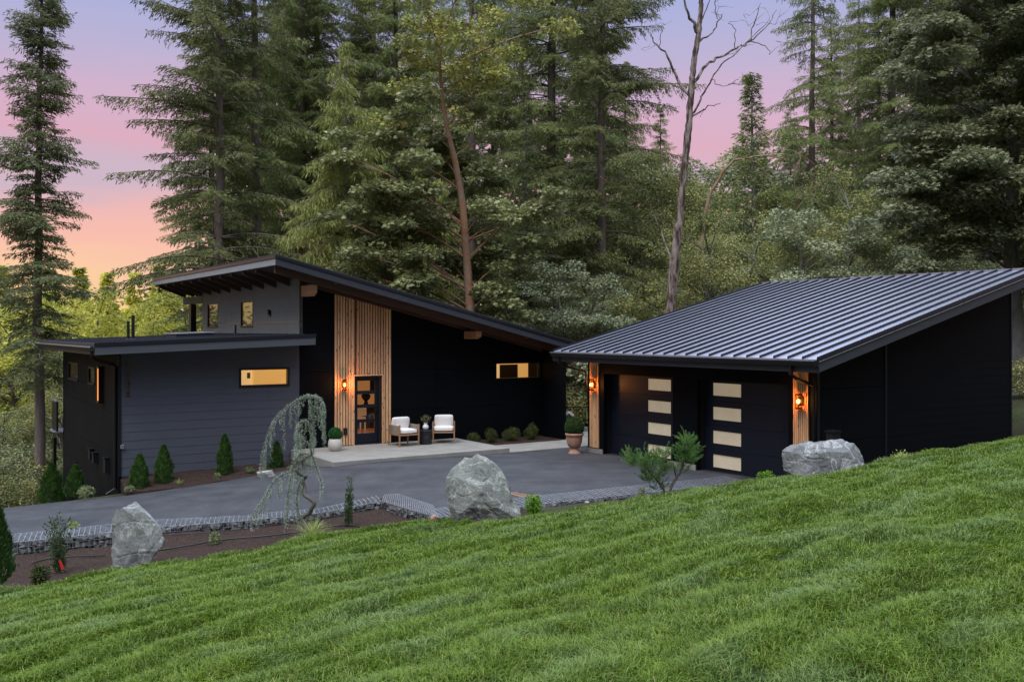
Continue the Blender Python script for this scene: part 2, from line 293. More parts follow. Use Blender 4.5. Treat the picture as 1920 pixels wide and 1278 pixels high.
# ================================================================== mesh builder
class MB:
    def __init__(self, off=(0, 0, 0)): self.v = []; self.f = []; self.off = off
    def add(self, pts, faces):
        n = len(self.v); o = self.off
        self.v += [(p[0]-o[0], p[1]-o[1], p[2]-o[2]) for p in pts]; self.f += [tuple(i+n for i in f) for f in faces]
    def hexa(self, p):
        self.add(p, [(0, 3, 2, 1), (4, 5, 6, 7), (0, 1, 5, 4), (1, 2, 6, 5), (2, 3, 7, 6), (3, 0, 4, 7)])
    def box(self, x0, x1, y0, y1, z0, z1):
        self.hexa([(x0, y0, z0), (x1, y0, z0), (x1, y1, z0), (x0, y1, z0), (x0, y0, z1), (x1, y0, z1), (x1, y1, z1), (x0, y1, z1)])
    def sbox(self, x0, x1, y0, y1, za, zb, h):        # sloped along x: bottom za at x0, zb at x1
        self.hexa([(x0, y0, za), (x1, y0, zb), (x1, y1, zb), (x0, y1, za), (x0, y0, za+h), (x1, y0, zb+h), (x1, y1, zb+h), (x0, y1, za+h)])
    def tube(self, pts, rad, n=6, cap=True):
        pts = [Vector(p) for p in pts]; m = len(pts); r = rad if hasattr(rad, '__len__') else [rad]*m
        V = []; prev = None
        for i, p in enumerate(pts):
            d = (pts[min(i+1, m-1)]-pts[max(i-1, 0)]).normalized()
            a = prev if prev is not None else (Vector((0, 0, 1)) if abs(d.z) < .9 else Vector((1, 0, 0)))
            a = (a-d*a.dot(d)); a = a.normalized() if a.length > 1e-6 else d.orthogonal().normalized(); prev = a; b = d.cross(a)
            for k in range(n):
                t = 2*math.pi*k/n; V.append(p+(a*math.cos(t)+b*math.sin(t))*r[i])
        Fc = [(i*n+k, i*n+(k+1) % n, (i+1)*n+(k+1) % n, (i+1)*n+k) for i in range(m-1) for k in range(n)]
        if cap: Fc += [tuple(range(n))[::-1], tuple(range((m-1)*n, m*n))]
        self.add(V, Fc)
    def lathe(self, prof, n=24, c=(0, 0, 0), flute=0, fl_n=0):
        V = []
        for (r, z) in prof:
            for k in range(n):
                t = 2*math.pi*k/n; rr = r*(1+flute*math.cos(fl_n*t)) if fl_n else r
                V.append((c[0]+rr*math.cos(t), c[1]+rr*math.sin(t), c[2]+z))
        m = len(prof)
        Fc = [(i*n+k, i*n+(k+1) % n, (i+1)*n+(k+1) % n, (i+1)*n+k) for i in range(m-1) for k in range(n)]
        Fc += [tuple(range(n))[::-1], tuple(range((m-1)*n, m*n))]
        self.add(V, Fc)
    def build(self, name, m, parent=None, smooth=False, bevel=0, loc=None):
        me = bpy.data.meshes.new(name); me.from_pydata([tuple(v) for v in self.v], [], self.f)
        bm = bmesh.new(); bm.from_mesh(me); bmesh.ops.recalc_face_normals(bm, faces=bm.faces); bm.to_mesh(me); bm.free()
        me.materials.append(MATS[m] if isinstance(m, str) else m)
        if smooth:
            for p in me.polygons: p.use_smooth = True
        o = link(name, me, parent, loc)
        if bevel:
            b = o.modifiers.new('bevel', 'BEVEL'); b.width = bevel; b.segments = 2; b.limit_method = 'ANGLE'
        return o

def vnoise(x, y, seed=0):                      # smooth 2-D value noise, numpy
    rs = np.random.RandomState(seed); T = rs.rand(256, 256)
    xi = np.floor(x).astype(int); yi = np.floor(y).astype(int); fx = x-xi; fy = y-yi
    fx = fx*fx*(3-2*fx); fy = fy*fy*(3-2*fy)
    a = T[xi % 256, yi % 256]; b = T[(xi+1) % 256, yi % 256]; c = T[xi % 256, (yi+1) % 256]; d = T[(xi+1) % 256, (yi+1) % 256]
    return (a*(1-fx)+b*fx)*(1-fy)+(c*(1-fx)+d*fx)*fy

# ================================================================== terrain
def lawn_plane(x, y): return 2.08+.127*x-.108*y
LA = math.radians(50)
def sod(x, y):
    """soft ridges where the sod strips meet, running diagonally up the slope"""
    a = x*math.cos(LA)+y*math.sin(LA); c = -x*math.sin(LA)+y*math.cos(LA)
    w = (vnoise(a*.5+7, c*.6, 61)-.5)*2.6+(vnoise(a*1.5, c*1.1, 62)-.5)*.9
    r = .5+.5*np.sin(2*math.pi*(c/.78)+w*3.2); r = r**.8; amp = .15+.85*vnoise(a*.6, c*1.1, 63); return a, c, r, amp
def lawn_bump(x, y):
    a, c, r, amp = sod(x, y)
    return r*amp*.06+vnoise(x*.5, y*.5, 5)*.12+vnoise(a*.9, c*2.4, 4)*.06-.13
lawn_px = [(-60, 1116), (0, 1105), (100, 1092), (200, 1074), (305, 1058), (400, 1044), (480, 1032), (560, 1016), (620, 1004), (720, 988), (800, 979), (900, 974),
           (980, 966), (1060, 952), (1180, 936), (1300, 917), (1400, 903), (1460, 897), (1600, 881), (1660, 866), (1720, 851), (1800, 836), (1920, 821)]
lawn_edge = []
for px, py in lawn_px:
    r = ray(px, py); k = (2.08-CZ)/(r.z-.127*r.x+.108); lawn_edge.append((r.x*k, k))
gab_front = [(22, 1021, 20.5), (197, 1003, 21.2), (300, 992, 21.6), (455, 980, 22.0), (600, 965, 22.4), (715, 943, 22.9)]
gab_right = [(822, 974, 20.6), (1018, 948, 21.5), (1175, 931, 22.3), (1400, 907, 23.5)]
GF = [at(*p) for p in gab_front]; GR = [at(*p) for p in gab_right]
drive_pts = [(2.4, 29.8, -.12), (7.2, 22.5, -.12), (5, 26, -.12), (-5, 26.3, -.145), (-.7, 29.3, -.14), (2, 31, -.14), (4, 34, -.14), (-7.1, 26.9, -.42), (-9.8, 25.9, -.68),
             (-10.3, 25.2, -.74), (-14, 26.2, -1.22), (-17, 26, -1.55), (-20, 27, -2.1), (-16, 22.5, -1.25), (-20, 23, -1.7)]
drive_pts += [(p.x, p.y, p.z) for p in GF]+[(p.x, p.y, p.z) for p in GR]
ground_pts = list(drive_pts)
ground_pts += [(-9.5, 19, -1.05), (-6, 19, -.75), (-3, 20.2, -.6)]
for (x, y) in lawn_edge[1::3]: ground_pts.append((x, y, lawn_plane(x, y)))
for (x, y) in [(0, 2), (-6, 8), (6, 8), (0, 12), (10, 12), (-14, 12), (16, 14), (-8, 14), (0, -8), (14, 4), (-12, 0)]: ground_pts.append((x, y, lawn_plane(x, y)))
ground_pts += [(8.2, 23.3, .0), (11, 25.0, .05), (14, 26.0, .35), (16.2, 28.5, 1.15), (19, 33, 1.6), (13, 37, .2), (26, 28, 2.6), (30, 40, 2.5), (8, 43, -.7), (5, 38, -.2), (0, 45, -1.5),
               (-12, 46, -3.8), (-18, 38, -3.3), (-16, 34.5, -2.5), (-13.4, 30, -1.7), (-12.0, 27.5, -1.15), (-24, 34, -4), (-26, 45, -6), (-30, 60, -9), (0, 70, -4), (20, 60, -1), (40, 70, 1.5), (-60, 60, -12), (60, 50, 4), (-40, 25, -4.5)]
class TPS:
    def __init__(s, P, lam=.02):
        P = np.array(P, float); s.c = P[:, :2]; n = len(P); K = s.k(P[:, :2]); K += lam*np.eye(n)
        A = np.zeros((n+3, n+3)); A[:n, :n] = K; A[:n, n] = 1; A[:n, n+1:] = P[:, :2]; A[n, :n] = 1; A[n+1:, :n] = P[:, :2].T
        b = np.zeros(n+3); b[:n] = P[:, 2]; s.w = np.linalg.lstsq(A, b, rcond=None)[0]
    def k(s, Q):
        d2 = ((Q[:, None, :]-s.c[None])**2).sum(-1); return np.where(d2 > 0, .5*d2*np.log(np.maximum(d2, 1e-12)), 0)
    def __call__(s, x, y):
        Q = np.stack([np.ravel(x), np.ravel(y)], 1); K = s.k(Q); n = len(s.c)
        return (K@s.w[:n]+s.w[n]+Q@s.w[n+1:]).reshape(np.shape(x))
drive_h = TPS(drive_pts); ground_h0 = TPS(ground_pts, .0)
def gz(x, y): return float(ground_h0(np.array([x]), np.array([y]))[0])
def inside(poly, x, y):
    c = np.zeros(np.shape(x), bool); n = len(poly)
    for i in range(n):
        x0, y0 = poly[i][:2]; x1, y1 = poly[(i+1) % n][:2]
        if y0 == y1: continue
        cnd = ((y0 > y) != (y1 > y)) & (x < (x1-x0)*(y-y0)/(y1-y0)+x0); c ^= cnd
    return c
def sheet(name, poly, hf, step, m, skirt=.3, label=None, kind='structure'):
    xs = [p[0] for p in poly]; ys = [p[1] for p in poly]
    gx, gy = np.meshgrid(np.arange(min(xs), max(xs), step), np.arange(min(ys), max(ys), step)); gx = gx.ravel(); gy = gy.ravel()
    ok = inside(poly, gx, gy); gx = gx[ok]; gy = gy[ok]
    bd = []
    for i in range(len(poly)):
        a = Vector(poly[i][:2]); b = Vector(poly[(i+1) % len(poly)][:2]); k = max(1, int((b-a).length/step))
        for j in range(k): bd.append(a+(b-a)*j/k)
    B = np.array([tuple(b) for b in bd]); d = np.full(len(gx), 9.)
    for b in B: d = np.minimum(d, np.hypot(gx-b[0], gy-b[1]))
    gx = gx[d > step*.45]; gy = gy[d > step*.45]
    pts = [Vector(b) for b in bd]+[Vector((a, b)) for a, b in zip(gx, gy)]
    nb = len(bd); r = delaunay_2d_cdt(pts, [(i, (i+1) % nb) for i in range(nb)], [], 1, 1e-5)
    vv = r[0]; X = np.array([v.x for v in vv]); Y = np.array([v.y for v in vv]); Z = hf(X, Y)
    V = [(a, b, c) for a, b, c in zip(X, Y, Z)]; Fc = [tuple(f) for f in r[2]]
    from collections import Counter
    ec = Counter(); dr = {}
    for f in Fc:
        for i in range(len(f)):
            e = (f[i], f[(i+1) % len(f)]); kx = tuple(sorted(e)); ec[kx] += 1; dr[kx] = e
    low = {}
    for kx, c in ec.items():
        if c == 1:
            a, b = dr[kx]
            for q in (a, b):
                if q not in low: low[q] = len(V); V.append((V[q][0], V[q][1], V[q][2]-skirt))
            Fc.append((b, a, low[a], low[b]))
    me = bpy.data.meshes.new(name); me.from_pydata(V, [], Fc); me.materials.append(MATS[m])
    for p in me.polygons: p.use_smooth = len(p.vertices) == 3
    return tag(link(name, me), label, None, None, kind)

# the court, drive and bed outlines
lawn_poly = [(26, 23.5)]+[(16, 22.6)]+lawn_edge[::-1]+[(-14, 15.6), (-26, 12), (-26, -10), (26, -10)]
gab_w = .95
def offset_path(P, w):
    out = []
    for i, p in enumerate(P):
        d = (P[min(i+1, len(P)-1)]-P[max(i-1, 0)]); d.z = 0; d.normalize(); n = Vector((-d.y, d.x, 0)); out.append(p+n*w)
    return out
GFe = [GF[0]+(GF[0]-GF[1]).normalized()*2.2+Vector((0, 0, -.12))]+GF
GB = offset_path(GFe, gab_w); GRb = offset_path(GR, gab_w)
corner_back = at(750, 922, 24.2)
gr_b = loc2w(5.79, -13.39); gl_b = loc2w(5.79, -4.64)
dA = offset_path(GFe, .42); dB = offset_path(GR, .42)
drive_poly = [(-22, 21.2)]+[(p.x, p.y) for p in dA[:-1]]+[(GF[-1].x+.1, GF[-1].y+.5)]+[(p.x, p.y) for p in dB]
gin = loc2w(6.1, -13.0); gin2 = loc2w(6.1, -5.0)
drive_poly += [(7.0, 23.3), (gin.x, gin.y), (gin2.x, gin2.y)]
for (t, s) in [(6.8, -4.3), (6.8, -3.1), (4.9, -3.37), (-2.0, -3.42), (-2.2, -3.0), (-2.35, -1.75)]:
    q = loc2w(t, s); drive_poly.append((q.x, q.y))
for px, py in [(480, 895), (400, 904), (282, 919), (217, 927)]:
    D = {480: 26.9, 400: 26.5, 282: 25.9, 217: 25.4}[px]; q = at(px, py, D); drive_poly.append((q.x, q.y))
q = at(113, 934, 25.8); drive_poly.append((q.x, q.y)); q = at(0, 950, 26.3); drive_poly.append((q.x, q.y)); drive_poly.append((-22, 27.5))
# base ground: one sheet to the horizon, dropped a little where the laid surfaces lie on it
ax = np.unique(np.round(np.concatenate([np.arange(-26, 26, .5), -26-np.geomspace(.8, 600, 24), 26+np.geomspace(.8, 600, 24)]), 3))
ay = np.unique(np.round(np.concatenate([np.arange(-8, 50, .5), 50+np.geomspace(.8, 900, 26), -8-np.geomspace(.8, 200, 12)]), 3))
GX, GY = np.meshgrid(ax, ay)
far = np.clip((np.hypot(GX, GY-20)-55)/60, 0, 1); cl = (np.clip(GX, -60, 60), np.clip(GY, -12, 75))
GZ = ground_h0(*cl)*(1-far)+far*(-7)
GZ += (vnoise(GX*.25+50, GY*.25+50, 9)-.5)*.5*np.clip((np.hypot(GX-0, GY-22)-20)/12, 0, 1)
core = inside([(p[0]*1.0, p[1]) for p in lawn_poly], GX, GY) | inside(drive_poly, GX, GY)
bed_poly = [(p.x, p.y) for p in GFe]+[(GR[0].x, GR[0].y)]+[(a, b) for a, b in lawn_edge[:13][::-1]]+[(-14.0, 16.2), (-15.5, 19.0)]
core |= inside(bed_poly, GX, GY)
hs_poly = [tuple(loc2w(t, s)[:2]) for t, s in [(-7, .1), (8.5, .1), (8.5, 10.5), (-1.8, 13.9), (-7, 9.6)]]; gs_poly = [tuple(loc2w(t, s)[:2]) for t, s in [(5.85, -13.3), (13.9, -13.3), (13.9, -4.7), (5.85, -4.7)]]
m2 = np.zeros_like(GZ); m2[core] = 1
k = m2.copy()
for dx in (-1, 0, 1):
    for dy in (-1, 0, 1): k = np.maximum(k, np.roll(np.roll(m2, dx, 0), dy, 1))
def dil(mk, r=1):
    k = mk.astype(float)
    for _ in range(r):
        k2 = k.copy()
        for dx in (-1, 0, 1):
            for dy in (-1, 0, 1): k2 = np.maximum(k2, np.roll(np.roll(k, dx, 0), dy, 1))
        k = k2
    return k > .5
GZ -= k*.20
DH = drive_h(*cl); dm = dil(inside(drive_poly, GX, GY)); GZ[dm] = np.minimum(GZ, DH-.25)[dm]
bm_ = dil(inside(bed_poly, GX, GY)); bpts0 = [(x, y, lawn_plane(x, y)-.06) for x, y in lawn_edge[:13]]+[(p.x, p.y, p.z-(.24 if i_ < 3 else .12)) for i_, p in enumerate(GFe)]+[(GR[0].x-.1, GR[0].y, -.5), (-15.5, 19, -1.35), (-14, 16.2, -.95)]
bb0 = TPS(bpts0)(*cl); GZ[bm_] = np.minimum(GZ, bb0-.22)[bm_]
lm_ = dil(inside(lawn_poly, GX, GY)); GZ[lm_] = np.minimum(GZ, lawn_plane(*cl)-.32)[lm_]
nearm = (GX > -24) & (GX < 12) & (GY > 20) & (GY < 33) & ~dm
GZ[inside(hs_poly, GX, GY)] -= .35
GZ[inside(gs_poly, GX, GY)] = -.6
nx, ny = len(ax), len(ay)
me = bpy.data.meshes.new('ground')
me.from_pydata(list(zip(GX.ravel(), GY.ravel(), GZ.ravel())), [], [(j*nx+i, j*nx+i+1, (j+1)*nx+i+1, (j+1)*nx+i) for j in range(ny-1) for i in range(nx-1)])
for p in me.polygons: p.use_smooth = True
me.materials.append(MATS['soil']); tag(link('ground', me), 'brown wooded ground falling away behind the house', None, None, 'structure')
def gh(x, y):
    i = min(max(np.searchsorted(ax, x)-1, 0), nx-2); j = min(max(np.searchsorted(ay, y)-1, 0), ny-2)
    a = (x-ax[i])/(ax[i+1]-ax[i]); b = (y-ay[j])/(ay[j+1]-ay[j])
    return float((GZ[j, i]*(1-a)+GZ[j, i+1]*a)*(1-b)+(GZ[j+1, i]*(1-a)+GZ[j+1, i+1]*a)*b)
def lawn_h(x, y): return lawn_plane(x, y)+lawn_bump(x, y)
sheet('lawn_soil', lawn_poly, lambda x, y: lawn_h(x, y)-.0, .3, 'turf', .35, 'dark soil under the sloping lawn')
sheet('driveway', drive_poly, lambda x, y: drive_h(x, y), .6, 'asphalt', .3, 'dark grey asphalt drive and court')
# mulch bed: interpolated from the lawn edge down to the foot of the gabion
bpts = [(x, y, lawn_plane(x, y)-.06) for x, y in lawn_edge[:13]]+[(p.x, p.y, p.z-(.24 if i_ < 3 else .12)) for i_, p in enumerate(GFe)]+[(GF[-1].x*.45+GR[0].x*.55, GF[-1].y*.45+GR[0].y*.55, -.62), (GR[0].x-.1, GR[0].y, -.5), (-15.5, 19, -1.35), (-14, 16.2, -.95)]
bed_h0 = TPS(bpts, .0)
def bed_h(x, y): return bed_h0(x, y)+(vnoise(x*2.2, y*2.2, 7)-.5)*.06+(vnoise(x*7, y*7, 8)-.5)*.035
def bz(x, y): return float(bed_h0(np.array([x]), np.array([y]))[0])
sheet('mulch_bed', bed_poly, bed_h, .12, 'mulch', .3, 'dark bark mulch bed between the lawn and the gabion')
# bed in front of the grey wing and beside the porch
fb = [loc2w(-7.15, -1.42), loc2w(-6.2, -1.6), loc2w(-3.1, -1.85), loc2w(-2.25, -1.9), loc2w(-2.05, .0), loc2w(-7.0, .0)]
fb_h = TPS([(*loc2w(-7.7, -1.4)[:2], -.72), (*loc2w(-6.2, -1.6)[:2], -.66), (*loc2w(-3.1, -1.85)[:2], -.44), (*loc2w(-2.2, -1.9)[:2], -.38), (*loc2w(-2.1, 0)[:2], -.38), (*loc2w(-7, 0)[:2], -.52), (*loc2w(-4.5, -.6)[:2], -.46)])
sheet('mulch_bed', [(p.x, p.y) for p in fb], lambda x, y: fb_h(x, y)+.04+(vnoise(x*6, y*6, 11)-.5)*.05, .15, 'mulch', .3, 'bark mulch strip along the foot of the blue grey wing')
sb = [loc2w(3.75, -1.58), loc2w(7.22, -1.58), loc2w(7.22, 0), loc2w(3.75, 0)]
sheet('mulch_bed', [(p.x, p.y) for p in sb], lambda x, y: -.13+0*x+(vnoise(x*6, y*6, 12)-.5)*.05, .15, 'mulch', .25, 'mulch strip under the four shrubs by the black wall')
# porch slab and walkway
HR = thing  # shorthand
def place_local(o): o.location = O; o.rotation_euler = (0, 0, ANG); return o
b = MB(); b.box(-.66+.02, 1.35, -3.37, -.045, -.3, 0); b.box(-2.1, -.66+.012, -3.37, -.045, -.3, 0); b.box(1.358, 3.72, -3.37, -.045, -.3, 0)
tag(place_local(b.build('porch_slab', 'concrete', bevel=.008)), 'raised pale concrete porch slab', None, None, 'structure')
b = MB()
x = 3.725
for wdt in (1.2, 1.2, 1.2, 1.2):
    b.box(x+.004, x+wdt-.004, -3.36, -1.6, -.3, -.128); x += wdt
b.box(7.3, 8.5, -1.58, 1.2, -.3, -.126)
tag(place_local(b.build('walkway', 'concrete', bevel=.006)), 'low concrete walkway of square slabs', None, None, 'structure')
b = MB()
for i in range(6):
    for j in range(9):
        b.box(8.52+i*.5+.004, 8.52+(i+1)*.5-.004, -3.3+j*.5+.004, -3.3+(j+1)*.5-.004, -.3, -.122+.0)
tag(place_local(b.build('paving', 'paving')), 'grey pavers between the house and the garage', None, None, 'structure')
b = MB(); b.box(8.35, 9.6, .2, .6, -.3, .03); b.box(8.35, 9.6, .6, 1.0, -.3, .12); b.box(8.35, 9.6, 1.0, 3.5, -.3, .2)
tag(place_local(b.build('steps', 'concrete', bevel=.01)), 'grey concrete garden steps beyond the black wall', None, None, 'structure')

# ================================================================== walls with openings
def cells(A, Z, holes, ztop=None, gap=.004):
    """A, Z: lists of joint lines; holes (a0,a1,z0,z1)."""
    av = sorted(set([round(a, 4) for a in A]+[round(h[i], 4) for h in holes for i in (0, 1)]))
    zv = sorted(set([round(z, 4) for z in Z]+[round(h[i], 4) for h in holes for i in (2, 3)]))
    if ztop:
        nn_ = max(1, int((av[-1]-av[0])/.3)); av = sorted(set(av+[round(av[0]+(av[-1]-av[0])*i/nn_, 4) for i in range(nn_+1)]))
    ja = set(round(a, 4) for a in A[1:-1]); jz = set(round(z, 4) for z in Z[1:-1])
    for a0, a1 in zip(av, av[1:]):
        for z0, z1 in zip(zv, zv[1:]):
            ma, mz = (a0+a1)/2, (z0+z1)/2
            if any(h[0] < ma < h[1] and h[2] < mz < h[3] for h in holes): continue
            p0 = a0+(gap if a0 in ja else 0); p1 = a1-(gap if a1 in ja else 0); q0 = z0+(gap if z0 in jz else 0); q1 = z1-(gap if z1 in jz else 0)
            if ztop:
                t0, t1 = min(q1, ztop(p0)), min(q1, ztop(p1))
                if t0 <= q0+.01 and t1 <= q0+.01: continue
                yield p0, p1, q0, max(q0+.001, t0), max(q0+.001, t1), z0, z1
            else: yield p0, p1, q0, q1, q1, z0, z1
def front_wall(mb, s0, th, A, Z, holes=(), ztop=None, gap=.004, lap=0):
    for a0, a1, q0, t0, t1, z0, z1 in cells(A, Z, holes, ztop, gap):
        if lap:
            bi = [z for z in Z if z <= z0+1e-4][-1]; bn = [z for z in Z if z > z0+1e-4][0]
            f0 = lap*(1-(q0-bi)/(bn-bi)); f1 = lap*(1-(t0-bi)/(bn-bi))
        else: f0 = f1 = 0
        mb.hexa([(a0, s0-f0, q0), (a1, s0-f0, q0), (a1, s0+th, q0), (a0, s0+th, q0), (a0, s0-f1, t0), (a1, s0-f1, t1), (a1, s0+th, t1), (a0, s0+th, t0)])
def left_wall(mb, t0_, th, A, Z, holes=(), ztop=None, gap=.004):
    for a0, a1, q0, t0, t1, z0, z1 in cells(A, Z, holes, ztop, gap):
        mb.hexa([(t0_, a0, q0), (t0_, a1, q0), (t0_+th, a1, q0), (t0_+th, a0, q0), (t0_, a0, t0), (t0_, a1, t1), (t0_+th, a1, t1), (t0_+th, a0, t0)])
def window_front(parent, a0, a1, z0, z1, s, depth=.1, fr=.045, fm='trim_black', glass='glass', proud=.02):
    b = MB(); b.box(a0-fr, a1+fr, s-proud, s+depth, z1, z1+fr); b.box(a0-fr, a1+fr, s-proud-.015, s+depth, z0-fr, z0); b.box(a0-fr, a0, s-proud, s+depth, z0, z1); b.box(a1, a1+fr, s-proud, s+depth, z0, z1)
    w = b.build('window', fm, parent); g = MB(); g.box(a0, a1, s+depth*.6, s+depth*.6+.012, z0, z1); g.build('pane', glass, w); return w
def window_left(parent, a0, a1, z0, z1, t, depth=.03, fr=.05, fm='trim_black', glass='glass', proud=.015):
    b = MB(); b.box(t-proud, t+depth, a0-fr, a1+fr, z1, z1+fr); b.box(t-proud-.02, t+depth, a0-fr, a1+fr, z0-fr, z0); b.box(t-proud, t+depth, a0-fr, a0, z0, z1); b.box(t-proud, t+depth, a1, a1+fr, z0, z1)
    w = b.build('window', fm, parent); g = MB(); g.box(t+depth*.6, t+depth*.6+.012, a0, a1, z0, z1); g.build('pane', glass, w)
    k = MB(); k.box(t+depth*.6+.03, t+depth*.6+.05, a0, a1, z0, z1); k.build('reflection_sheet', 'pane_reflection', w); return w

# ================================================================== main house
house = place_local(thing('house', 'low black and blue grey modern house with a single pitch roof and cedar slat entrance', 'house'))
def rz(t): return 4.83-.24*t
T0, T1, SD = -1.8, 8.3, 10.7
win_m = (fac(931, 690)[0], fac(1012, 690)[0], fac(931, 709)[1], fac(931, 682)[1])
win_w = (fac(450, 700)[0], fac(541, 700)[0], fac(450, 724)[1], fac(450, 692)[1])
door = (0.0, .965, -.02, 2.19)
FINT = 7.27
b = MB()
front_wall(b, .0, .12, [T0, -.67, 1.31, 3.0, 5.6, FINT+.1], [-.6, 1.05, 2.35, 3.75, 6.2], [door, win_m], ztop=lambda a: rz(a)-.01, gap=.005)
b.build('wall', 'black_panel', house)
b = MB()
front_wall(b, .13, .03, [T0+.02, T1], [-.6, 6], [door, win_m], ztop=lambda a: rz(a)-.05); b.build('sheathing', 'metal_black', house)
b = MB(); b.box(FINT, FINT+.08, -1.40, -.004, -.6, 2.72); b.build('wing_wall', 'black_panel', house)
win_ul = []
for xa, xb, ya, yb in ((389.5, 409, 570, 613), (452, 474.5, 566, 612)):
    s_b, z_t = side(xa, ya, T0); s_a, _ = side(xb, ya, T0); z_b = side(xb, yb, T0)[1]; win_ul.append((s_a, s_b, z_b, z_t))
sl_ = [0, side(523.5, 600, T0)[0], side(476, 600, T0)[0], side(435, 600, T0)[0], side(397, 600, T0)[0], SD]
b = MB(); left_wall(b, T0-.012, .1, [0, *sl_[1:5], SD], [3.2, side(480, 604, T0)[1], 6.3], win_ul, ztop=lambda a: rz(T0)-.012, gap=.006); b.build('wall', 'panel_grey', house)
b = MB(); left_wall(b, T0+.10, .04, [.16, SD], [3.0, 5.2], win_ul); b.build('sheathing', 'metal_black', house)
for w in win_ul: window_left(house, w[0]+.03, w[1]-.03, w[2]+.03, w[3]-.03, T0)
b = MB(); b.sbox(T0, T1, SD-.1, SD, -3.5, -3.5, 3.0); b.sbox(T0, T1, SD-.1, SD, -.5, -.5, 2.9)
b.hexa([(T0, SD-.1, 2.4), (T1, SD-.1, 2.4), (T1, SD, 2.4), (T0, SD, 2.4), (T0, SD-.1, rz(T0)-.01), (T1, SD-.1, rz(T1)-.01), (T1, SD, rz(T1)-.01), (T0, SD, rz(T0)-.01)])
b.box(T1-.1, T1, .17, SD-.11, -3, rz(T1)-.03); b.build('rear_wall', 'black_panel', house)
# main roof
RL, RR, RF, RB = -2.98, 9.1, -1.2, 13.9
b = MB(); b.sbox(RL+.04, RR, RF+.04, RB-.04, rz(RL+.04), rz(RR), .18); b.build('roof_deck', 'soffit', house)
b = MB(); b.sbox(RL, RR+.03, RF, RB, rz(RL)+.285, rz(RR+.03)+.285, .035)
for i in range(1, 36):
    y = RF+i*.42; b.sbox(RL+.02, RR, y, y+.02, rz(RL)+.32, rz(RR)+.32, .03)
b.build('roof', 'roof_dark', house)
b = MB(); b.box(RL, RL+.035, RF, RB, rz(RL)-.0, rz(RL)+.19); b.build('fascia', 'fascia_glow', house)
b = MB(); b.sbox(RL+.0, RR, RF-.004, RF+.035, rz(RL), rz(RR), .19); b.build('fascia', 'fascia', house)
b = MB(); b.box(RL-.02, RL+.03, RF-.022, RB, rz(RL)+.195, rz(RL)+.28); b.sbox(RL-.02, RR, RF-.024, RF+.03, rz(RL-.02)+.195, rz(RR)+.195, .085); b.build('drip_edge', 'drip_edge', house)
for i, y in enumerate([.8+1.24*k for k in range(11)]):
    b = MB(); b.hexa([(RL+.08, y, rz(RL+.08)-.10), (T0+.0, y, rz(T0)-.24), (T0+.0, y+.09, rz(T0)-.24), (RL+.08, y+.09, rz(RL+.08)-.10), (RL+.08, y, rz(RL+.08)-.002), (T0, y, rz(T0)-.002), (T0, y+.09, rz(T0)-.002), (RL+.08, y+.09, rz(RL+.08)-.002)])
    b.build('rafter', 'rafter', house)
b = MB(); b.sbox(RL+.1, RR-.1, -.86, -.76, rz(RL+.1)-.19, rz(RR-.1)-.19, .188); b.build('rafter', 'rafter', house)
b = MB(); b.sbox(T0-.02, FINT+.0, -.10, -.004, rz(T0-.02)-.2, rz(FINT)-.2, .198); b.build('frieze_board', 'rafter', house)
for px, py in ((630, 532), (707, 556), (920, 616), (987, 636)):
    t, z = fac(px, py, -1.0); m = MB(); m.lathe([(.05, 0), (.05, .012)], 12, c=(t, -1.0, rz(t)-.02)); m.build('soffit_light', 'galvanised', house)
# beam ends
for t0, s1, h, zt in ((-1.77, -.80, .33, rz(-1.6)-.20), (4.05, -.80, .26, rz(4.2)-.21), (7.95, -1.02, .26, rz(8.1)-.21)):
    w = .22; b = MB()
    b.hexa([(t0, s1, zt-h*.66), (t0+w, s1, zt-h*.66), (t0+w, s1+.2, zt-h), (t0, s1+.2, zt-h), (t0, s1, zt), (t0+w, s1, zt), (t0+w, s1+.2, zt), (t0, s1+.2, zt)])
    b.hexa([(t0, s1+.2, zt-h), (t0+w, s1+.2, zt-h), (t0+w, -.01, zt-h), (t0, -.01, zt-h), (t0, s1+.2, zt), (t0+w, s1+.2, zt), (t0+w, -.01, zt), (t0, -.01, zt)])
    b.build('beam', 'beam_wood', house)
# covered deck at the back: beam, post, floor
b = MB(); b.box(T0-.03, T0+.12, SD+.004, 13.6, side(345, 571, T0)[1], side(345, 561, T0)[1]+.06); b.build('deck_beam', 'panel_grey', house)
s_p = side(357, 600, T0)[0]; b = MB(); b.box(T0-.02, T0+.2, s_p-.15, s_p+.15, -3.0, side(345, 571, T0)[1]-.003); b.build('post', 'trim_black', house)
b = MB(); b.lathe([(.05, 0), (.05, .05)], 12, c=(T0+.35, SD+.25, 4.72)); b.build('porch_light', 'bulb', house)
t, z = side(507, 587, T0); b = MB(); b.box(T0-.05, T0-.012, t-.1, t+.1, z-.1, z+.1); b.box(T0-.1, T0-.05, t-.05, t+.0, z-.05, z+.12); b.build('junction_box', 'metal_black', house)
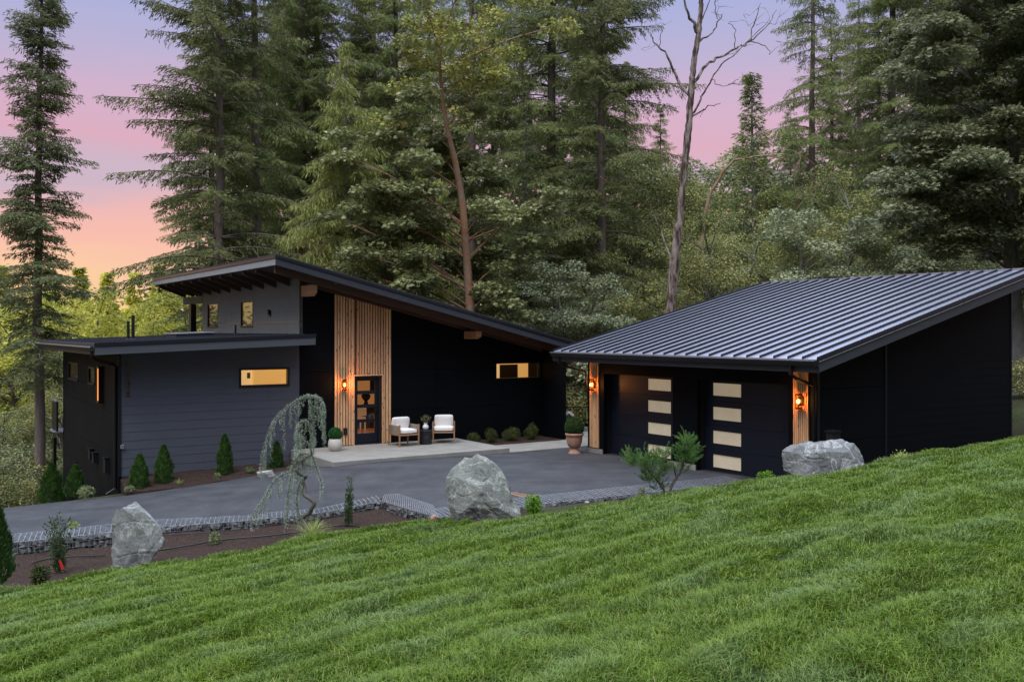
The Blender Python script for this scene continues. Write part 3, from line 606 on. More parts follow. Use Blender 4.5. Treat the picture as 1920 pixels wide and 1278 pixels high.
# cedar slats round the door
z_b = -.0
slats = MB(); backp = MB(); ws = .0955; tA, tB = -.663, 1.302; n_s = 21; pitch = (tB-tA)/n_s; wslat = pitch*.64
for i in range(n_s):
    a = tA+i*pitch; c = a+wslat; mid = (a+c)/2; top = rz(mid)-.21; dpt = -.048-.004*(i % 3)
    z0 = .02 if not (door[0]-.05 < mid < door[1]+.05) else door[3]+.05
    if c < door[0] and c > door[0]-.055: c = door[0]-.052
    if c < a+.012: continue
    if door[0]-.05 < a < door[0]+.0 or door[0]-.05 < c < door[0]+.0: c = min(c, door[0]-.052)
    slats.hexa([(a, dpt, z0), (c, dpt, z0), (c, -.012, z0), (a, -.012, z0), (a, dpt, top), (c, dpt, top), (c, -.012, top), (a, -.012, top)])
slats.build('slat_cladding', 'cedar', house)
b = MB(); front_wall(b, -.011, .008, [tA-.01, tB+.01], [0, 6], [(door[0]-.01, door[1]+.01, -.1, door[3]+.01)], ztop=lambda a: rz(a)-.2); b.build('backing_board', 'cedar_back', house)
b = MB(); b.box(door[0]-.045, door[0]-.004, -.062, -.012, 0, door[3]+.045); b.box(door[1]+.004, door[1]+.045, -.062, -.012, 0, door[3]+.045); b.box(door[0]-.003, door[1]+.003, -.062, -.012, door[3]+.004, door[3]+.045); b.build('door_trim', 'cedar', house)
# front door: frame, leaf, four lites
L0, L1 = .10, .865; sD = .07
b = MB(); b.box(.003, L0-.004, 0, .13, 0, 2.18); b.box(L1+.004, .962, 0, .13, 0, 2.18); b.box(L0-.004, L1+.004, 0, .13, 2.125, 2.18); b.build('door_frame', 'trim_black', house)
lites = [(1.71, 2.03), (1.27, 1.60), (.80, 1.165), (.345, .70)]; la, lb = .155, .765
leaf = MB(); front_wall(leaf, sD, .045, [L0, L1], [.02, 2.12], [(la, lb, z0, z1) for z0, z1 in lites]); dr = leaf.build('door', 'door_navy', house)
for z0, z1 in lites: g = MB(); g.box(la, lb, sD+.02, sD+.028, z0, z1); g.build('pane', 'glass', dr)
b = MB(); b.box(.80, .845, sD-.03, sD, .95, 1.2); b.tube([(.825, sD-.03, 1.1), (.825, sD-.07, 1.1), (.74, sD-.07, 1.1)], .012, 8); b.build('handle', 'metal_black', dr)
b = MB(); b.box(.0, .96, -.06, .12, .0, .018); b.build('threshold', 'drip_edge', house)
# hall behind the door
b = MB(); b.box(-1.6, 8.1, 8.0, 8.1, 0, 2.75); b.build('hall_wall', 'lit_hall', house)
b = MB(); b.box(-1.7, -1.6, .2, 8, 0, 4.4); b.build('side_wall', 'lit_hall', house)
b = MB(); b.box(-1.6, 8.1, .2, 8, -.03, -.005); b.build('hall_floor', 'lit_floor', house)
b = MB(); b.box(4.25, 5.6, 7.93, 7.97, 1.05, 2.6); b.build('reflection_panel', 'room_dark', house)  # dark panel standing in for the reflection in the top door lite
b = MB(); b.box(1.75, 3.5, 4.4, 5.2, .74, .80); b.box(2.1, 2.9, 4.55, 5.05, 0, .739); b.build('dining_table', 'room_dark', house)
b = MB(); b.lathe([(.05, 0), (.09, .08), (.06, .2), (.16, .32), (.18, .42), (.08, .5)], 10, c=(2.62, 4.8, .80)); b.build('table_plant', 'room_dark', house)
for q in (1.72, 2.72):
    b = MB(); b.box(q, q+.46, 3.85, 4.3, .42, .50); b.box(q, q+.46, 3.80, 3.85, .55, .95)
    for dx in (0, .42):
        for dy in (0, .4): b.box(q+dx, q+dx+.04, 3.86+dy, 3.9+dy, 0, .42)
    b.build('dining_chair', 'lit_chair', house)
# small device panel by the door
t, z = fac(646, 807); b = MB(); b.box(t-.06, t+.06, -.085, -.05, z-.13, z+.09); b.build('outlet_cover', 'trim_black', house)
# main window
wm = window_front(house, win_m[0], win_m[1], win_m[2], win_m[3], 0, fr=.03, proud=.006, depth=.14)
rm = MB(); a0, a1, z0, z1 = win_m; rm.box(a0-.6, a1+2.4, 2.2, 2.25, z0-1.3, z1+.4); rm.build('room_wall', 'lit_wall', house)
b = MB(); b.box(a0-.65, a0-.6, .18, 2.2, z0-1.3, z1+.4); b.box(a0-.6, a1+1.2, .18, 2.2, z1+.35, z1+.4); b.build('room_wall', 'lit_wall_dim', house)
b = MB(); b.box(a0+1.5, a0+2.3, 2.12, 2.19, z0-1.3, z1-.12); b.build('room_doorway', 'room_dark', house)
b = MB(); b.box(a0+1.22, a0+1.49, 2.14, 2.19, z0-1.3, z1-.08); b.build('room_door', 'lit_cream', house); b = MB(); b.box(a0+3.2, a0+4.2, 2.14, 2.19, z0-1.3, z1-.28); b.build('room_door', 'lit_cream', house)
# porch wall lantern
def lantern(parent, c, face, h=.36, r=.070):
    """cylinder lantern on a wall; face = outward direction (local)."""
    fx, fy = face; cx, cy, cz = c[0]+fx*.11, c[1]+fy*.11, c[2]
    b = MB()
    px_, py_ = -fy, fx
    b.hexa([(c[0]+px_*.05, c[1]+py_*.05, cz-.1), (c[0]-px_*.05, c[1]-py_*.05, cz-.1), (c[0]-px_*.05+fx*.02, c[1]-py_*.05+fy*.02, cz-.1), (c[0]+px_*.05+fx*.02, c[1]+py_*.05+fy*.02, cz-.1),
            (c[0]+px_*.05, c[1]+py_*.05, cz+.12), (c[0]-px_*.05, c[1]-py_*.05, cz+.12), (c[0]-px_*.05+fx*.02, c[1]-py_*.05+fy*.02, cz+.12), (c[0]+px_*.05+fx*.02, c[1]+py_*.05+fy*.02, cz+.12)])
    for zz, hh in ((cz+h/2-.03, .03), (cz-h/2, .03)): b.lathe([(r+.006, 0), (r+.006, hh)], 16, c=(cx, cy, zz))
    for k in range(4):
        t = math.pi/4+k*math.pi/2; b.box(cx+r*math.cos(t)-.005, cx+r*math.cos(t)+.005, cy+r*math.sin(t)-.005, cy+r*math.sin(t)+.005, cz-h/2, cz+h/2)
    b.tube([(c[0]+fx*.01, c[1]+fy*.01, cz-h/2+.015), (cx, cy, cz-h/2+.015)], .012, 6); b.tube([(cx, cy, cz-h/2-.05), (cx, cy, cz-h/2)], .01, 6)
    w = b.build('wall_lantern', 'metal_black', parent)
    g = MB(); g.lathe([(r, -h/2+.03), (r, h/2-.03)], 16, c=(cx, cy, cz)); g.build('lamp_glass', 'lamp_glass', w)
    u = MB(); u.lathe([(.012, -.055), (.032, -.02), (.032, .02), (.012, .055)], 10, c=(cx, cy, cz)); u.build('bulb', 'bulb', w, smooth=True)
    ld = bpy.data.lights.new('lamp_light', 'POINT'); ld.energy = 20; ld.color = (1.0, .36, .09); ld.shadow_soft_size = .04
    lo = bpy.data.objects.new('lamp_light', ld); scene.collection.objects.link(lo); lo.parent = parent; lo.location = (c[0]+fx*.235, c[1]+fy*.235, cz)
    return w
t, z = fac(644.5, 721, -.1); lantern(house, (t, -.052, z), (0, -1))

# ---- grey wing
WT0, WT1, WD = -7.056, T0, 9.7
def wz(t): return 3.215+.037*(t-WT0)+.02
b = MB(); zl = [-.42+.245*i for i in range(17)]
front_wall(b, .0, .12, [WT0, WT1-.012], zl, [win_w], ztop=lambda a: wz(a)-.004, gap=0, lap=.007); b.build('lap_siding', 'siding', house)
b = MB(); front_wall(b, .13, .03, [WT0+.02, WT1], [-.5, 4], [win_w], ztop=lambda a: wz(a)-.03); b.box(WT0-.008, WT0+.07, -.03, -.001, -.42, wz(WT0)-.01); b.build('corner_trim', 'trim_black', house)
b = MB(); b.box(WT0-.0, WT1, .004, .12, -1.5, -.425); b.build('foundation', 'foundation', house)
win_wl = []
for xa, xb, ya, yb in ((129.5, 147, 679, 712), (167, 178.5, 688, 721)):
    s_b, z_t = side(xa, ya, WT0); s_a, _ = side(xb, ya, WT0); z_b = side(xa, yb-3, WT0)[1]; win_wl.append((s_a, s_b, z_b, z_t))
b = MB(); left_wall(b, WT0-.01, .1, [.0, 2.4, 4.9, 7.3, WD], [-4.2, -1.6, .15, 1.35, 4.0], win_wl, ztop=lambda a: wz(WT0)-.005, gap=.004); b.build('side_wall', 'side_panel', house)
for w in win_wl: window_left(house, w[0]+.03, w[1]-.03, w[2]+.03, w[3]-.03, WT0-.01)
b = MB(); b.box(WT0+.1, WT0+.14, .2, WD, -4, wz(WT0)-.05); b.box(WT0+.0, WT1-.05, WD-.1, WD-.002, -4, wz(WT0)-.05); b.build('sheathing', 'metal_black', house)
# wing roof, fascia, gutter
A0, A1, AF, AB = -7.82, -1.64, -.9, 10.1
def az(t): return 2.985+.037*(t-A0)
b = MB(); b.sbox(A0+.03, WT1-.03, AF+.03, AB, az(A0)+.2, az(WT1)+.2, .11); b.sbox(WT1-.03, A1-.01, AF+.03, -.02, az(WT1)+.2, az(A1)+.2, .11)
for i in range(14): b.sbox(A0+.05, WT1-.04, AF+.4+i*.7, AF+.43+i*.7, az(A0)+.31, az(WT1)+.31, .03)
b.build('roof', 'roof_dark', house)
b = MB(); b.sbox(A0+.04, WT1-.02, AF+.05, AB-.05, az(A0)+.03, az(WT1)+.03, .165); b.sbox(WT1-.02, A1-.03, AF+.05, -.02, az(WT1)+.03, az(A1)+.03, .165); b.build('soffit', 'metal_black', house)
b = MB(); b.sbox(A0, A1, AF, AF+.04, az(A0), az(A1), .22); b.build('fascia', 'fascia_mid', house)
b = MB(); b.box(A0, A0+.035, AF+.045, AB, az(A0)-.0, az(A0)+.2); b.build('fascia', 'fascia', house); b = MB(); b.box(A1-.035, A1, AF+.045, -.02, az(A1), az(A1)+.2); b.build('fascia', 'fascia', house)
b = MB(); b.sbox(A0-.02, A1+.02, AF-.02, AF+.04, az(A0)+.225, az(A1)+.225, .10); b.build('drip_edge', 'drip_edge', house)
def gutter(parent, p0, p1, out, zt, w=.12, h=.11, m='trim_black'):
    """open K-style trough from p0 to p1 (x, y); out = outward direction."""
    ox, oy = out; pr = [(0, 0), (0, -h), (w*.75, -h), (w, -h*.35), (w, 0), (w-.006, 0), (w*.74, -h+.008), (.008, -h+.008), (.008, 0)]
    b = MB(); V = []
    for (x, y) in (p0, p1):
        for a, c in pr: V.append((x+ox*a, y+oy*a, zt+c))
    n = len(pr); b.add(V, [(i, (i+1) % n, n+(i+1) % n, n+i) for i in range(n)]+[tuple(range(n)), tuple(range(n, 2*n))])
    return b.build('gutter', m, parent)
gutter(house, (A0-.003, AF+.0), (A0-.003, AB), (-1, 0), az(A0)+.22)
b = MB(); b.box(A0-.125, A0-.112, AF, AB, az(A0)+.2, az(A0)+.228); b.build('gutter_lip', 'galvanised', house)
def downspout(parent, pts, r=.038): b = MB(); b.tube(pts, r, 6); return b.build('downspout', 'metal_black', parent)
downspout(house, [(A0-.06, AF+.1, az(A0)+.12), (A0-.06, AF+.1, az(A0)-.02), (A0+.08, AF+.3, az(A0)-.12), (WT0-.12, .06, az(A0)-.28), (WT0-.055, .14, az(A0)-.36), (WT0-.055, .14, -.75), (WT0-.3, .1, -.9)], .045)
# things on the wing roof
for px, ya, yb, r in ((240.5, 602, 634, .045), (249.5, 591, 635, .05), (441.5, 609, 624, .035)):
    s_ = 3.0 if px < 300 else 4.0; t, z1_ = fac(px, ya, s_); zz = az(t)+.3; b = MB(); b.tube([(t, s_, zz), (t, s_, z1_)], r, 10); b.lathe([(r+.05, 0), (r+.05, .02), (r+.005, .05)], 12, c=(t, s_, zz)); b.build('vent_pipe', 'trim_black', house)
t, _ = fac(330, 628, 2.4); t2, _ = fac(401, 628, 2.4); b = MB(); b.sbox(t, t2, 2.4, 3.7, az(t)+.3, az(t2)+.3, .13); sk_ = b.build('skylight', 'roof_dark', house)
b = MB(); b.sbox(t-.03, t2+.03, 2.37, 3.73, az(t)+.431, az(t2)+.431, .035); b.build('skylight_frame', 'galvanised', sk_)
# wing window with the lit room
window_front(house, win_w[0]+.03, win_w[1]-.03, win_w[2]+.03, win_w[3]-.03, 0, fr=.055, depth=.12, proud=.035)
a0, a1, z0, z1 = win_w
b = MB(); b.box(a0-1.2, a0+.82, 1.4, 1.45, z0-.8, z1+.5); b.build('room_wall', 'lit_cream', house)
b = MB(); b.box(a0+.822, a1+1.4, 1.2, 1.45, z0-.8, z1+.5); b.box(a0-1.2, a1+1.4, .2, 1.2, z1+.4, z1+.5); b.build('room_wall', 'lit_wall', house)
b = MB(); b.box(a0+.66, a0+.76, 1.38, 1.395, z0+.16, z0+.34); b.build('thermostat', 'brass', house)
# house numbers
for ch, py in (('5', 684), ('5', 702), ('0', 719), ('5', 736)):
    t, z = fac(240.5, py); cu = bpy.data.curves.new('n', 'FONT'); cu.body = ch; cu.size = .255; cu.extrude = .012; cu.offset = .004; cu.align_x = 'CENTER'; cu.align_y = 'CENTER'
    tmp = bpy.data.objects.new('n', cu); scene.collection.objects.link(tmp); bpy.context.view_layer.update()
    mm = bpy.data.meshes.new_from_object(tmp.evaluated_get(bpy.context.evaluated_depsgraph_get())); bpy.data.objects.remove(tmp)
    mm.materials.clear(); mm.materials.append(MATS['brass']); o = link('house_number', mm, house, (t, -.045, z)); o.rotation_euler = (math.radians(90), 0, 0)
# fixtures on the wing side
s_, z_ = side(193.5, 720, WT0); b = MB(); b.box(WT0-.20, WT0-.012, s_-.16, s_+.16, z_-.52, z_+.5)
wl = MB(); wl.box(WT0-.17, WT0-.012, s_+.10, s_+.16, z_-.5, z_+.48); wl.box(WT0-.17, WT0-.012, s_-.16, s_+.16, z_+.48, z_+.53); wl.box(WT0-.17, WT0-.012, s_-.16, s_+.16, z_-.55, z_-.5)
wl = wl.build('wall_light', 'metal_black', house)
g = MB(); g.box(WT0-.14, WT0-.012, s_-.05, s_+.10, z_-.5, z_+.48); g.build('light_back', 'metal_black', wl); g = MB(); g.box(WT0-.165, WT0-.142, s_-.05, s_-.0, z_-.48, z_+.47); g.build('light_tube', 'led', wl)
for px, py, h_ in ((176, 851, .32), (183, 858, .3), (205, 872, .42)):
    s_, z_ = side(px, py, WT0); b = MB(); b.box(WT0-.14, WT0-.012, s_-.1, s_+.1, z_-h_/2, z_+h_/2); b.box(WT0-.17, WT0-.012, s_-.12, s_+.12, z_+h_/2, z_+h_/2+.03); b.build('vent_hood', 'trim_black', house)
s_, z_ = fac(228.5, 837); b = MB(); b.box(s_-.045, s_+.045, -.07, -.024, z_-.05, z_+.05); b.tube([(s_, -.06, z_), (s_, -.1, z_+.06)], .02, 8); b.build('hose_tap', 'galvanised', house)
# low side walls and lower door on the downhill side
b = MB(); b.box(WT0-.9, WT0-.72, .5, 3.0, -3.0, -1.15); b.box(WT0-.95, WT0-.68, .45, 3.05, -1.15, -1.10); b.build('basement_wall', 'side_panel', house); b = MB(); b.box(WT0-.05, WT0-.012, 6.6, 9.2, -2.95, -.75); b.build('basement_door', 'side_panel', house)
b = MB(); b.box(WT0-.02, WT1, WD, WD+1.2, -.30, -.05); b.build('deck', 'trim_black', house)
b = MB(); b.box(WT0-.3, WT1, WD+.02, WD+1.25, -.05, -.01); b.build('deck_edge', 'galvanised', house)
b = MB(); b.box(WT0-.22, WT0-.16, WD+.05, WD+1.1, .0, 1.06); b.box(WT0-.2, WT0-.1, WD+.9, WD+1.1, -4.5, -.3); b.build('deck_rail', 'metal_black', house)
b = MB(); b.box(WT0-.25, WT0-.14, WD+.05, WD+1.1, 1.065, 1.10); b.build('rail_cap', 'galvanised', house)

# ================================================================== garage
garage = place_local(thing('garage', 'black two door garage with a standing seam metal shed roof and cedar strips', 'garage'))
GT0, GT1, GS0, GS1 = 5.79, 14.01, -13.39, -4.64
def gzr(t): return 2.69+.8*.25-.03+.25*(t-GT0)         # underside of the roof deck
rec = .30
dl = (side(1261.5, 760, GT0)[0], side(1132, 760, GT0)[0]); drr = (side(1478, 760, GT0)[0], side(1307, 760, GT0)[0])
DZ = 2.33
b = MB(); left_wall(b, GT0, .14, [GS0, GS1], [-.4, .02, 4], [(dl[0], dl[1], -.5, DZ), (drr[0], drr[1], -.5, DZ)], ztop=lambda a: gzr(GT0)-.004); b.build('wall', 'black_panel', garage)
b = MB()
for d in (dl, drr): b.box(GT0+.145, GT0+rec+.06, d[0]-.1, d[0], -.3, DZ+.1); b.box(GT0+.145, GT0+rec+.06, d[1], d[1]+.1, -.3, DZ+.1); b.box(GT0+.145, GT0+rec+.06, d[0], d[1], DZ, DZ+.1)
b.build('door_jamb', 'trim_black', garage)
def gwin(px0, px1, rows):
    o_ = []
    tt = GT0+rec
    for (ya, yb) in rows:
        s1, zt = side(px0, ya, tt); s0, _ = side(px1, ya, tt); _, zb = side(px0, yb, tt); o_.append((s0, s1, zb, zt))
    return o_
wl_ = gwin(1214.8, 1258.3, [(709.3, 730.3), (749.6, 770.6), (790.8, 811.8), (831.6, 853)])
wr_ = gwin(1336.8, 1389.8, [(717.2, 740.8), (762, 785.6), (806.3, 830), (850.7, 874.5)])
for d, ws_ in ((dl, wl_), (drr, wr_)):
    zc = (ws_[0][2]+ws_[0][3])/2; ph = (ws_[0][3]-ws_[3][2])/3.45
    zl = [-.11]+[(ws_[k][3]+ws_[k-1][2])/2 for k in (3, 2, 1)]+[DZ+.02]
    b = MB(); left_wall(b, GT0+rec, .05, [d[0]-.02, d[1]+.02], zl, ws_, gap=.003); gd = b.build('garage_door', 'door_navy', garage)
    for w in ws_:
        g = MB(); g.box(GT0+rec+.018, GT0+rec+.03, w[0], w[1], w[2], w[3]); g.build('pane', 'frosted', gd)
        f = .022; g = MB(); g.box(GT0+rec-.008, GT0+rec+.018, w[0]-f, w[0], w[2]-f, w[3]+f); g.box(GT0+rec-.008, GT0+rec+.018, w[1], w[1]+f, w[2]-f, w[3]+f); g.box(GT0+rec-.008, GT0+rec+.018, w[0], w[1], w[3], w[3]+f); g.box(GT0+rec-.008, GT0+rec+.018, w[0], w[1], w[2]-f, w[2]); g.build('window_frame', 'trim_black', gd)
# side wall facing the lawn
tj = fac(1660, 700, GS0)[0]
b = MB(); front_wall(b, GS0, .14, [GT0+.145, tj-.02], [-.6, 1.0, 2.25, 6], ztop=lambda a: gzr(a)-.01, gap=.005)
b.build('side_wall', 'black_panel', garage)
b = MB(); front_wall(b, GS0, .14, [tj+.04, GT1], [-.6+.2*i for i in range(30)], ztop=lambda a: gzr(a)-.01, gap=0, lap=.005); b.build('lap_siding', 'black_panel', garage); b = MB(); b.box(tj-.018, tj+.038, GS0-.02, GS0+.1, -.6, gzr(tj)-.02); b.box(GT1+.002, GT1+.06, GS0-.02, GS0+.1, -.6, gzr(GT1)-.02); b.box(GT0-.015, GT0+.06, GS0-.022, GS0-.002, -.4, gzr(GT0)-.01)
b.build('corner_trim', 'trim_black', garage)
b = MB(); b.sbox(GT0+.145, GT1, GS1-.1, GS1, -.6, -.6, 3.2); b.hexa([(GT0+.145, GS1-.1, 2.6), (GT1, GS1-.1, 2.6), (GT1, GS1, 2.6), (GT0+.145, GS1, 2.6), (GT0+.145, GS1-.1, gzr(GT0+.145)-.01), (GT1, GS1-.1, gzr(GT1)-.01), (GT1, GS1, gzr(GT1)-.01), (GT0+.145, GS1, gzr(GT0+.145)-.01)])
b.box(GT1-.1, GT1, GS0+.15, GS1-.11, -.6, gzr(GT1)-.03); b.build('rear_wall', 'black_panel', garage)
b = MB(); b.box(GT0-.03, GT0-.004, GS1-.75, GS1-.05, -.13, .02); s0_ = side(1305, 870, GT0)[0]; b.box(GT0-.03, GT0-.004, s0_, s0_+1.1, -.13, .02); b.build('plinth', 'concrete', garage)
# roof
E0, E1, ES0, ES1 = GT0-.84, GT1+.35, GS0-.70, GS1+.68
def gr_(t): return 2.69+.25*(t-E0)
b = MB(); b.sbox(E0, E1, ES0, ES1, gr_(E0)+.265, gr_(E1)+.265, .035); rf = b.build('roof', 'roof_metal', garage)
b = MB(); nb_ = 24
for i in range(nb_+1):
    y = ES0+.012+(ES1-ES0-.024)*i/nb_; b.sbox(E0+.0, E1-.02, y-.018, y+.018, gr_(E0)+.3, gr_(E1)+.3, .056)
b.build('roof_seam', 'seam_metal', garage)
b = MB(); b.sbox(E0+.06, E1-.05, ES0+.06, ES1-.06, gr_(E0+.06)+.0, gr_(E1-.05)+.0, .26); b.build('roof_deck', 'metal_black', garage)
b = MB(); b.box(E0+.01, E0+.05, ES0+.0, ES1, gr_(E0)-.0, gr_(E0)+.19); b.build('fascia', 'fascia', garage)
b = MB(); b.sbox(E0+.01, E1, ES0-.0, ES0+.045, gr_(E0), gr_(E1), .235); b.build('fascia', 'fascia', garage)
b = MB(); b.sbox(E0, E1, ES0-.025, ES0+.04, gr_(E0)+.24, gr_(E1)+.24, .085); b.build('drip_edge', 'seam_metal', garage)
b = MB(); b.sbox(E0, E1, ES0-.03, ES0-.026, gr_(E0)+.238, gr_(E1)+.238, .014); b.build('trim_line', 'galvanised', garage)
b = MB(); b.sbox(E0, E1, ES1-.04, ES1+.02, gr_(E0)+.02, gr_(E1)+.02, .295); b.build('fascia', 'fascia', garage)
b = MB(); b.box(E1-.03, E1+.06, ES0-.03, ES1+.03, gr_(E1)+.05, gr_(E1)+.36); b.build('ridge_cap', 'roof_metal', garage)
gutter(garage, (E0+.005, ES0+.0), (E0+.005, ES1), (-1, 0), gr_(E0)+.275, w=.13, h=.13)
b = MB(); b.box(E0-.132, E0-.120, ES0, ES1, gr_(E0)+.262, gr_(E0)+.284); b.build('gutter_lip', 'galvanised', garage)
s_ = side(1485, 700, E0)[0]
downspout(garage, [(E0-.05, s_, gr_(E0)+.15), (E0-.05, s_, gr_(E0)-.05), (E0+.12, s_-.03, gr_(E0)-.16), (GT0-.14, GS0+.14, gr_(E0)-.30), (GT0-.07, GS0+.05, gr_(E0)-.36), (GT0-.07, GS0+.05, .1)], .042)
downspout(garage, [(E0-.05, ES1-.35, gr_(E0)+.15), (E0-.05, ES1-.35, gr_(E0)-.05), (E0+.15, ES1-.4, gr_(E0)-.15), (GT0-.1, GS1+.05, gr_(E0)-.32), (GT0-.02, GS1+.08, gr_(E0)-.38), (GT0+.3, GS1+.08, .1)], .036)
# cedar strips and lanterns
def gslats(p0, p1, n, zb):
    sA, sB = side(p1, 760, GT0)[0], side(p0, 760, GT0)[0]; b = MB(); pt = (sB-sA)/n
    for i in range(n): b.box(GT0-.045-.004*(i % 2), GT0-.004, sA+i*pt, sA+i*pt+pt*.66, zb, gzr(GT0)-.04)
    b.build('slat_cladding', 'cedar', garage); b = MB(); b.box(GT0-.012, GT0-.002, sA-.01, sB+.0, zb, gzr(GT0)-.03); b.build('backing_board', 'cedar_back', garage); return sA, sB
gslats(1107, 1123.5, 6, .05); gslats(1488.5, 1517, 8, .0)
s_, z_ = side(1112.5, 721, GT0-.1); lantern(garage, (GT0-.05, s_, z_), (-1, 0)); s_, z_ = side(1500.5, 752, GT0-.1); lantern(garage, (GT0-.05, s_, z_), (-1, 0))
# utility box standing by the garage side
q = at(1562, 860, 22.0); ub = thing('utility_box', 'black utility box standing by the garage side wall above the long boulder', 'utility box', (q.x, q.y, .1), ANG)
b = MB(); b.box(-.13, .13, -.1, .1, 0, 1.2); b.build('cabinet', 'trim_black', ub, bevel=.01); b = MB(); b.box(-.15, .15, -.12, .12, 1.2, 1.25); b.build('lid', 'metal_black', ub)
# black railing between the buildings
fe = thing('fence', 'black metal picket railing between the house and the garage', 'fence', (at(1040, 700, 37).x, 37.0, -.6), math.radians(2))
b = MB(); b.box(0, 2.7, -.02, .02, 1.27, 1.31); b.box(0, 2.7, -.02, .02, .2, .24); b.build('rail', 'metal_black', fe)
for i in range(24): b = MB(); b.box(i*.115+.02, i*.115+.038, -.009, .009, .24, 1.27); b.build('picket', 'metal_black', fe)
for x in (0.0, 1.3, 2.66): b = MB(); b.box(x, x+.05, -.025, .025, 0, 1.35); b.build('post', 'metal_black', fe)
# ================================================================== porch furniture
def armchair(label, t, s, rot):
    p = loc2w(t, s, .002); c = thing('armchair', label, 'armchair', p, ANG+rot, 'armchairs on the porch', (1.1, 1.1, 1.1))
    w, d = .33, .34      # faces -y
    for sx in (-1, 1):
        for sy in (-1, 1):
            b = MB(); top = .62 if sy < 0 else .60
            x = sx*(w-.02); y = sy*(d-.02)
            b.hexa([(x-.016, y-.016, 0), (x+.016, y-.016, 0), (x+.016, y+.016, 0), (x-.016, y+.016, 0), (x-.022, y-.022, top), (x+.022, y-.022, top), (x+.022, y+.022, top), (x-.022, y+.022, top)]); b.build('leg', 'teak', c, bevel=.004)
    b = MB(); b.box(-w+.03, w-.03, -d+.005, -d+.035, .31, .355); b.box(-w+.03, w-.03, d-.035, d-.005, .31, .355); b.box(-w+.005, -w+.035, -d+.04, d-.04, .31, .355); b.box(w-.035, w-.005, -d+.04, d-.04, .31, .355)
    b.box(-w+.036, w-.036, -d+.036, d-.036, .32, .34); b.build('seat_frame', 'teak', c, bevel=.004)
    for nm, pts in (('arm_rope', [(-w+.01, -d+.04), (-w+.01, d-.04)]), ('arm_rope', [(w-.01, -d+.04), (w-.01, d-.04)]), ('back_rope', [(-w+.04, d-.01), (w-.04, d-.01)])):
        b = MB()
        for i in range(11):
            z = .365+i*.0225; b.tube([(pts[0][0], pts[0][1], z), (pts[1][0], pts[1][1], z)], .0118, 6)
        b.build(nm, 'rope', c, smooth=True)
    def cushion(name, sx, sy, sz, loc, tilt):
        bm = bmesh.new(); bmesh.ops.create_cube(bm, size=1); bmesh.ops.subdivide_edges(bm, edges=bm.edges[:], cuts=5, use_grid_fill=True)
        for v in bm.verts:
            x, y, z = v.co*2; f = (1-.16*x*x)*(1-.16*y*y) if True else 1
            v.co = Vector((x*sx/2*(1-.05*y*y), y*sy/2*(1-.05*x*x), z*sz/2*(.62+.38*(1-x**4)*(1-y**4))))
        me = bpy.data.meshes.new(name); bm.to_mesh(me); bm.free(); me.materials.append(MATS['cushion'])
        for p_ in me.polygons: p_.use_smooth = True
        o = link(name, me, c, loc); o.rotation_euler = tilt; m = o.modifiers.new('s', 'SUBSURF'); m.levels = 1; m.render_levels = 2
    cushion('seat_cushion', .60, .64, .15, (0, -.01, .425), (0, 0, 0)); cushion('back_cushion', .56, .34, .15, (0, .20, .635), (math.radians(104), 0, 0))
    return c
t, _ = fac(757, 833, -.95); armchair('left armchair with white cushions and rope sides, angled beside the cedar slats', t, -.95, math.radians(2))
t, _ = fac(832, 833, -.95); armchair('right armchair with white cushions facing forward against the black wall', t, -.95, math.radians(-30))
t, _ = fac(798, 836, -1.0); p = loc2w(t, -1.0, .002)
st = thing('side_table', 'black round pedestal side table between the two armchairs', 'side table', p)
b = MB(); b.lathe([(.20, 0), (.205, .03), (.20, .2), (.185, .27), (.19, .30), (.205, .36), (.205, .40)], 28); b.build('pedestal', 'stool', st, smooth=False); b = MB(); b.lathe([(.2, .401), (.215, .41), (.215, .44), (.205, .45)], 28); b.build('table_top', 'stool', st)
va = thing('vase', 'small white vase of grey green sprigs on the black side table', 'vase', (p.x, p.y, .453))
b = MB(); b.lathe([(.05, 0), (.085, .04), (.10, .09), (.085, .14), (.05, .18), (.045, .20), (.065, .225), (.055, .225), (.04, .2)], 24); b.build('jar', 'ceramic_white', va, smooth=True)

# ================================================================== foliage tools (numpy cards)
def cards_mesh(name, C, D, Nn, Ln, Wd, m, shape='rhomb'):
    C = np.asarray(C, float); D = np.asarray(D, float); Nn = np.asarray(Nn, float); n = len(C)
    D = D/np.maximum(np.linalg.norm(D, axis=1, keepdims=True), 1e-9); S = np.cross(D, Nn); S = S/np.maximum(np.linalg.norm(S, axis=1, keepdims=True), 1e-9)
    Ln = np.broadcast_to(Ln, (n,))[:, None]; Wd = np.broadcast_to(Wd, (n,))[:, None]; NN = np.cross(S, D)
    if shape == 'rhomb': prof = [(0, 0), (.45, .5), (1, 0), (.45, -.5)]
    elif shape == 'maple': prof = [(0, .04), (.16, .34), (.30, .22), (.45, .60), (.60, .26), (1, 0), (.60, -.26), (.45, -.60), (.30, -.22), (.16, -.34)]
    else: prof = [(0, 0), (.25, .42), (.7, .34), (1, 0), (.7, -.34), (.25, -.42)]
    k = len(prof); V = np.stack([C+D*Ln*a+S*Wd*b_+NN*Ln*(-.12*(a*a)-.25*abs(b_)*.4) for a, b_ in prof], 1).reshape(-1, 3)
    me = bpy.data.meshes.new(name); me.vertices.add(n*k); me.vertices.foreach_set('co', V.ravel().astype(np.float32))
    me.loops.add(n*k); me.loops.foreach_set('vertex_index', np.arange(n*k, dtype=np.int32)); me.polygons.add(n)
    me.polygons.foreach_set('loop_start', np.arange(0, n*k, k, dtype=np.int32)); me.polygons.foreach_set('loop_total', np.full(n, k, dtype=np.int32))
    me.update(calc_edges=True); me.materials.append(MATS[m]); return me
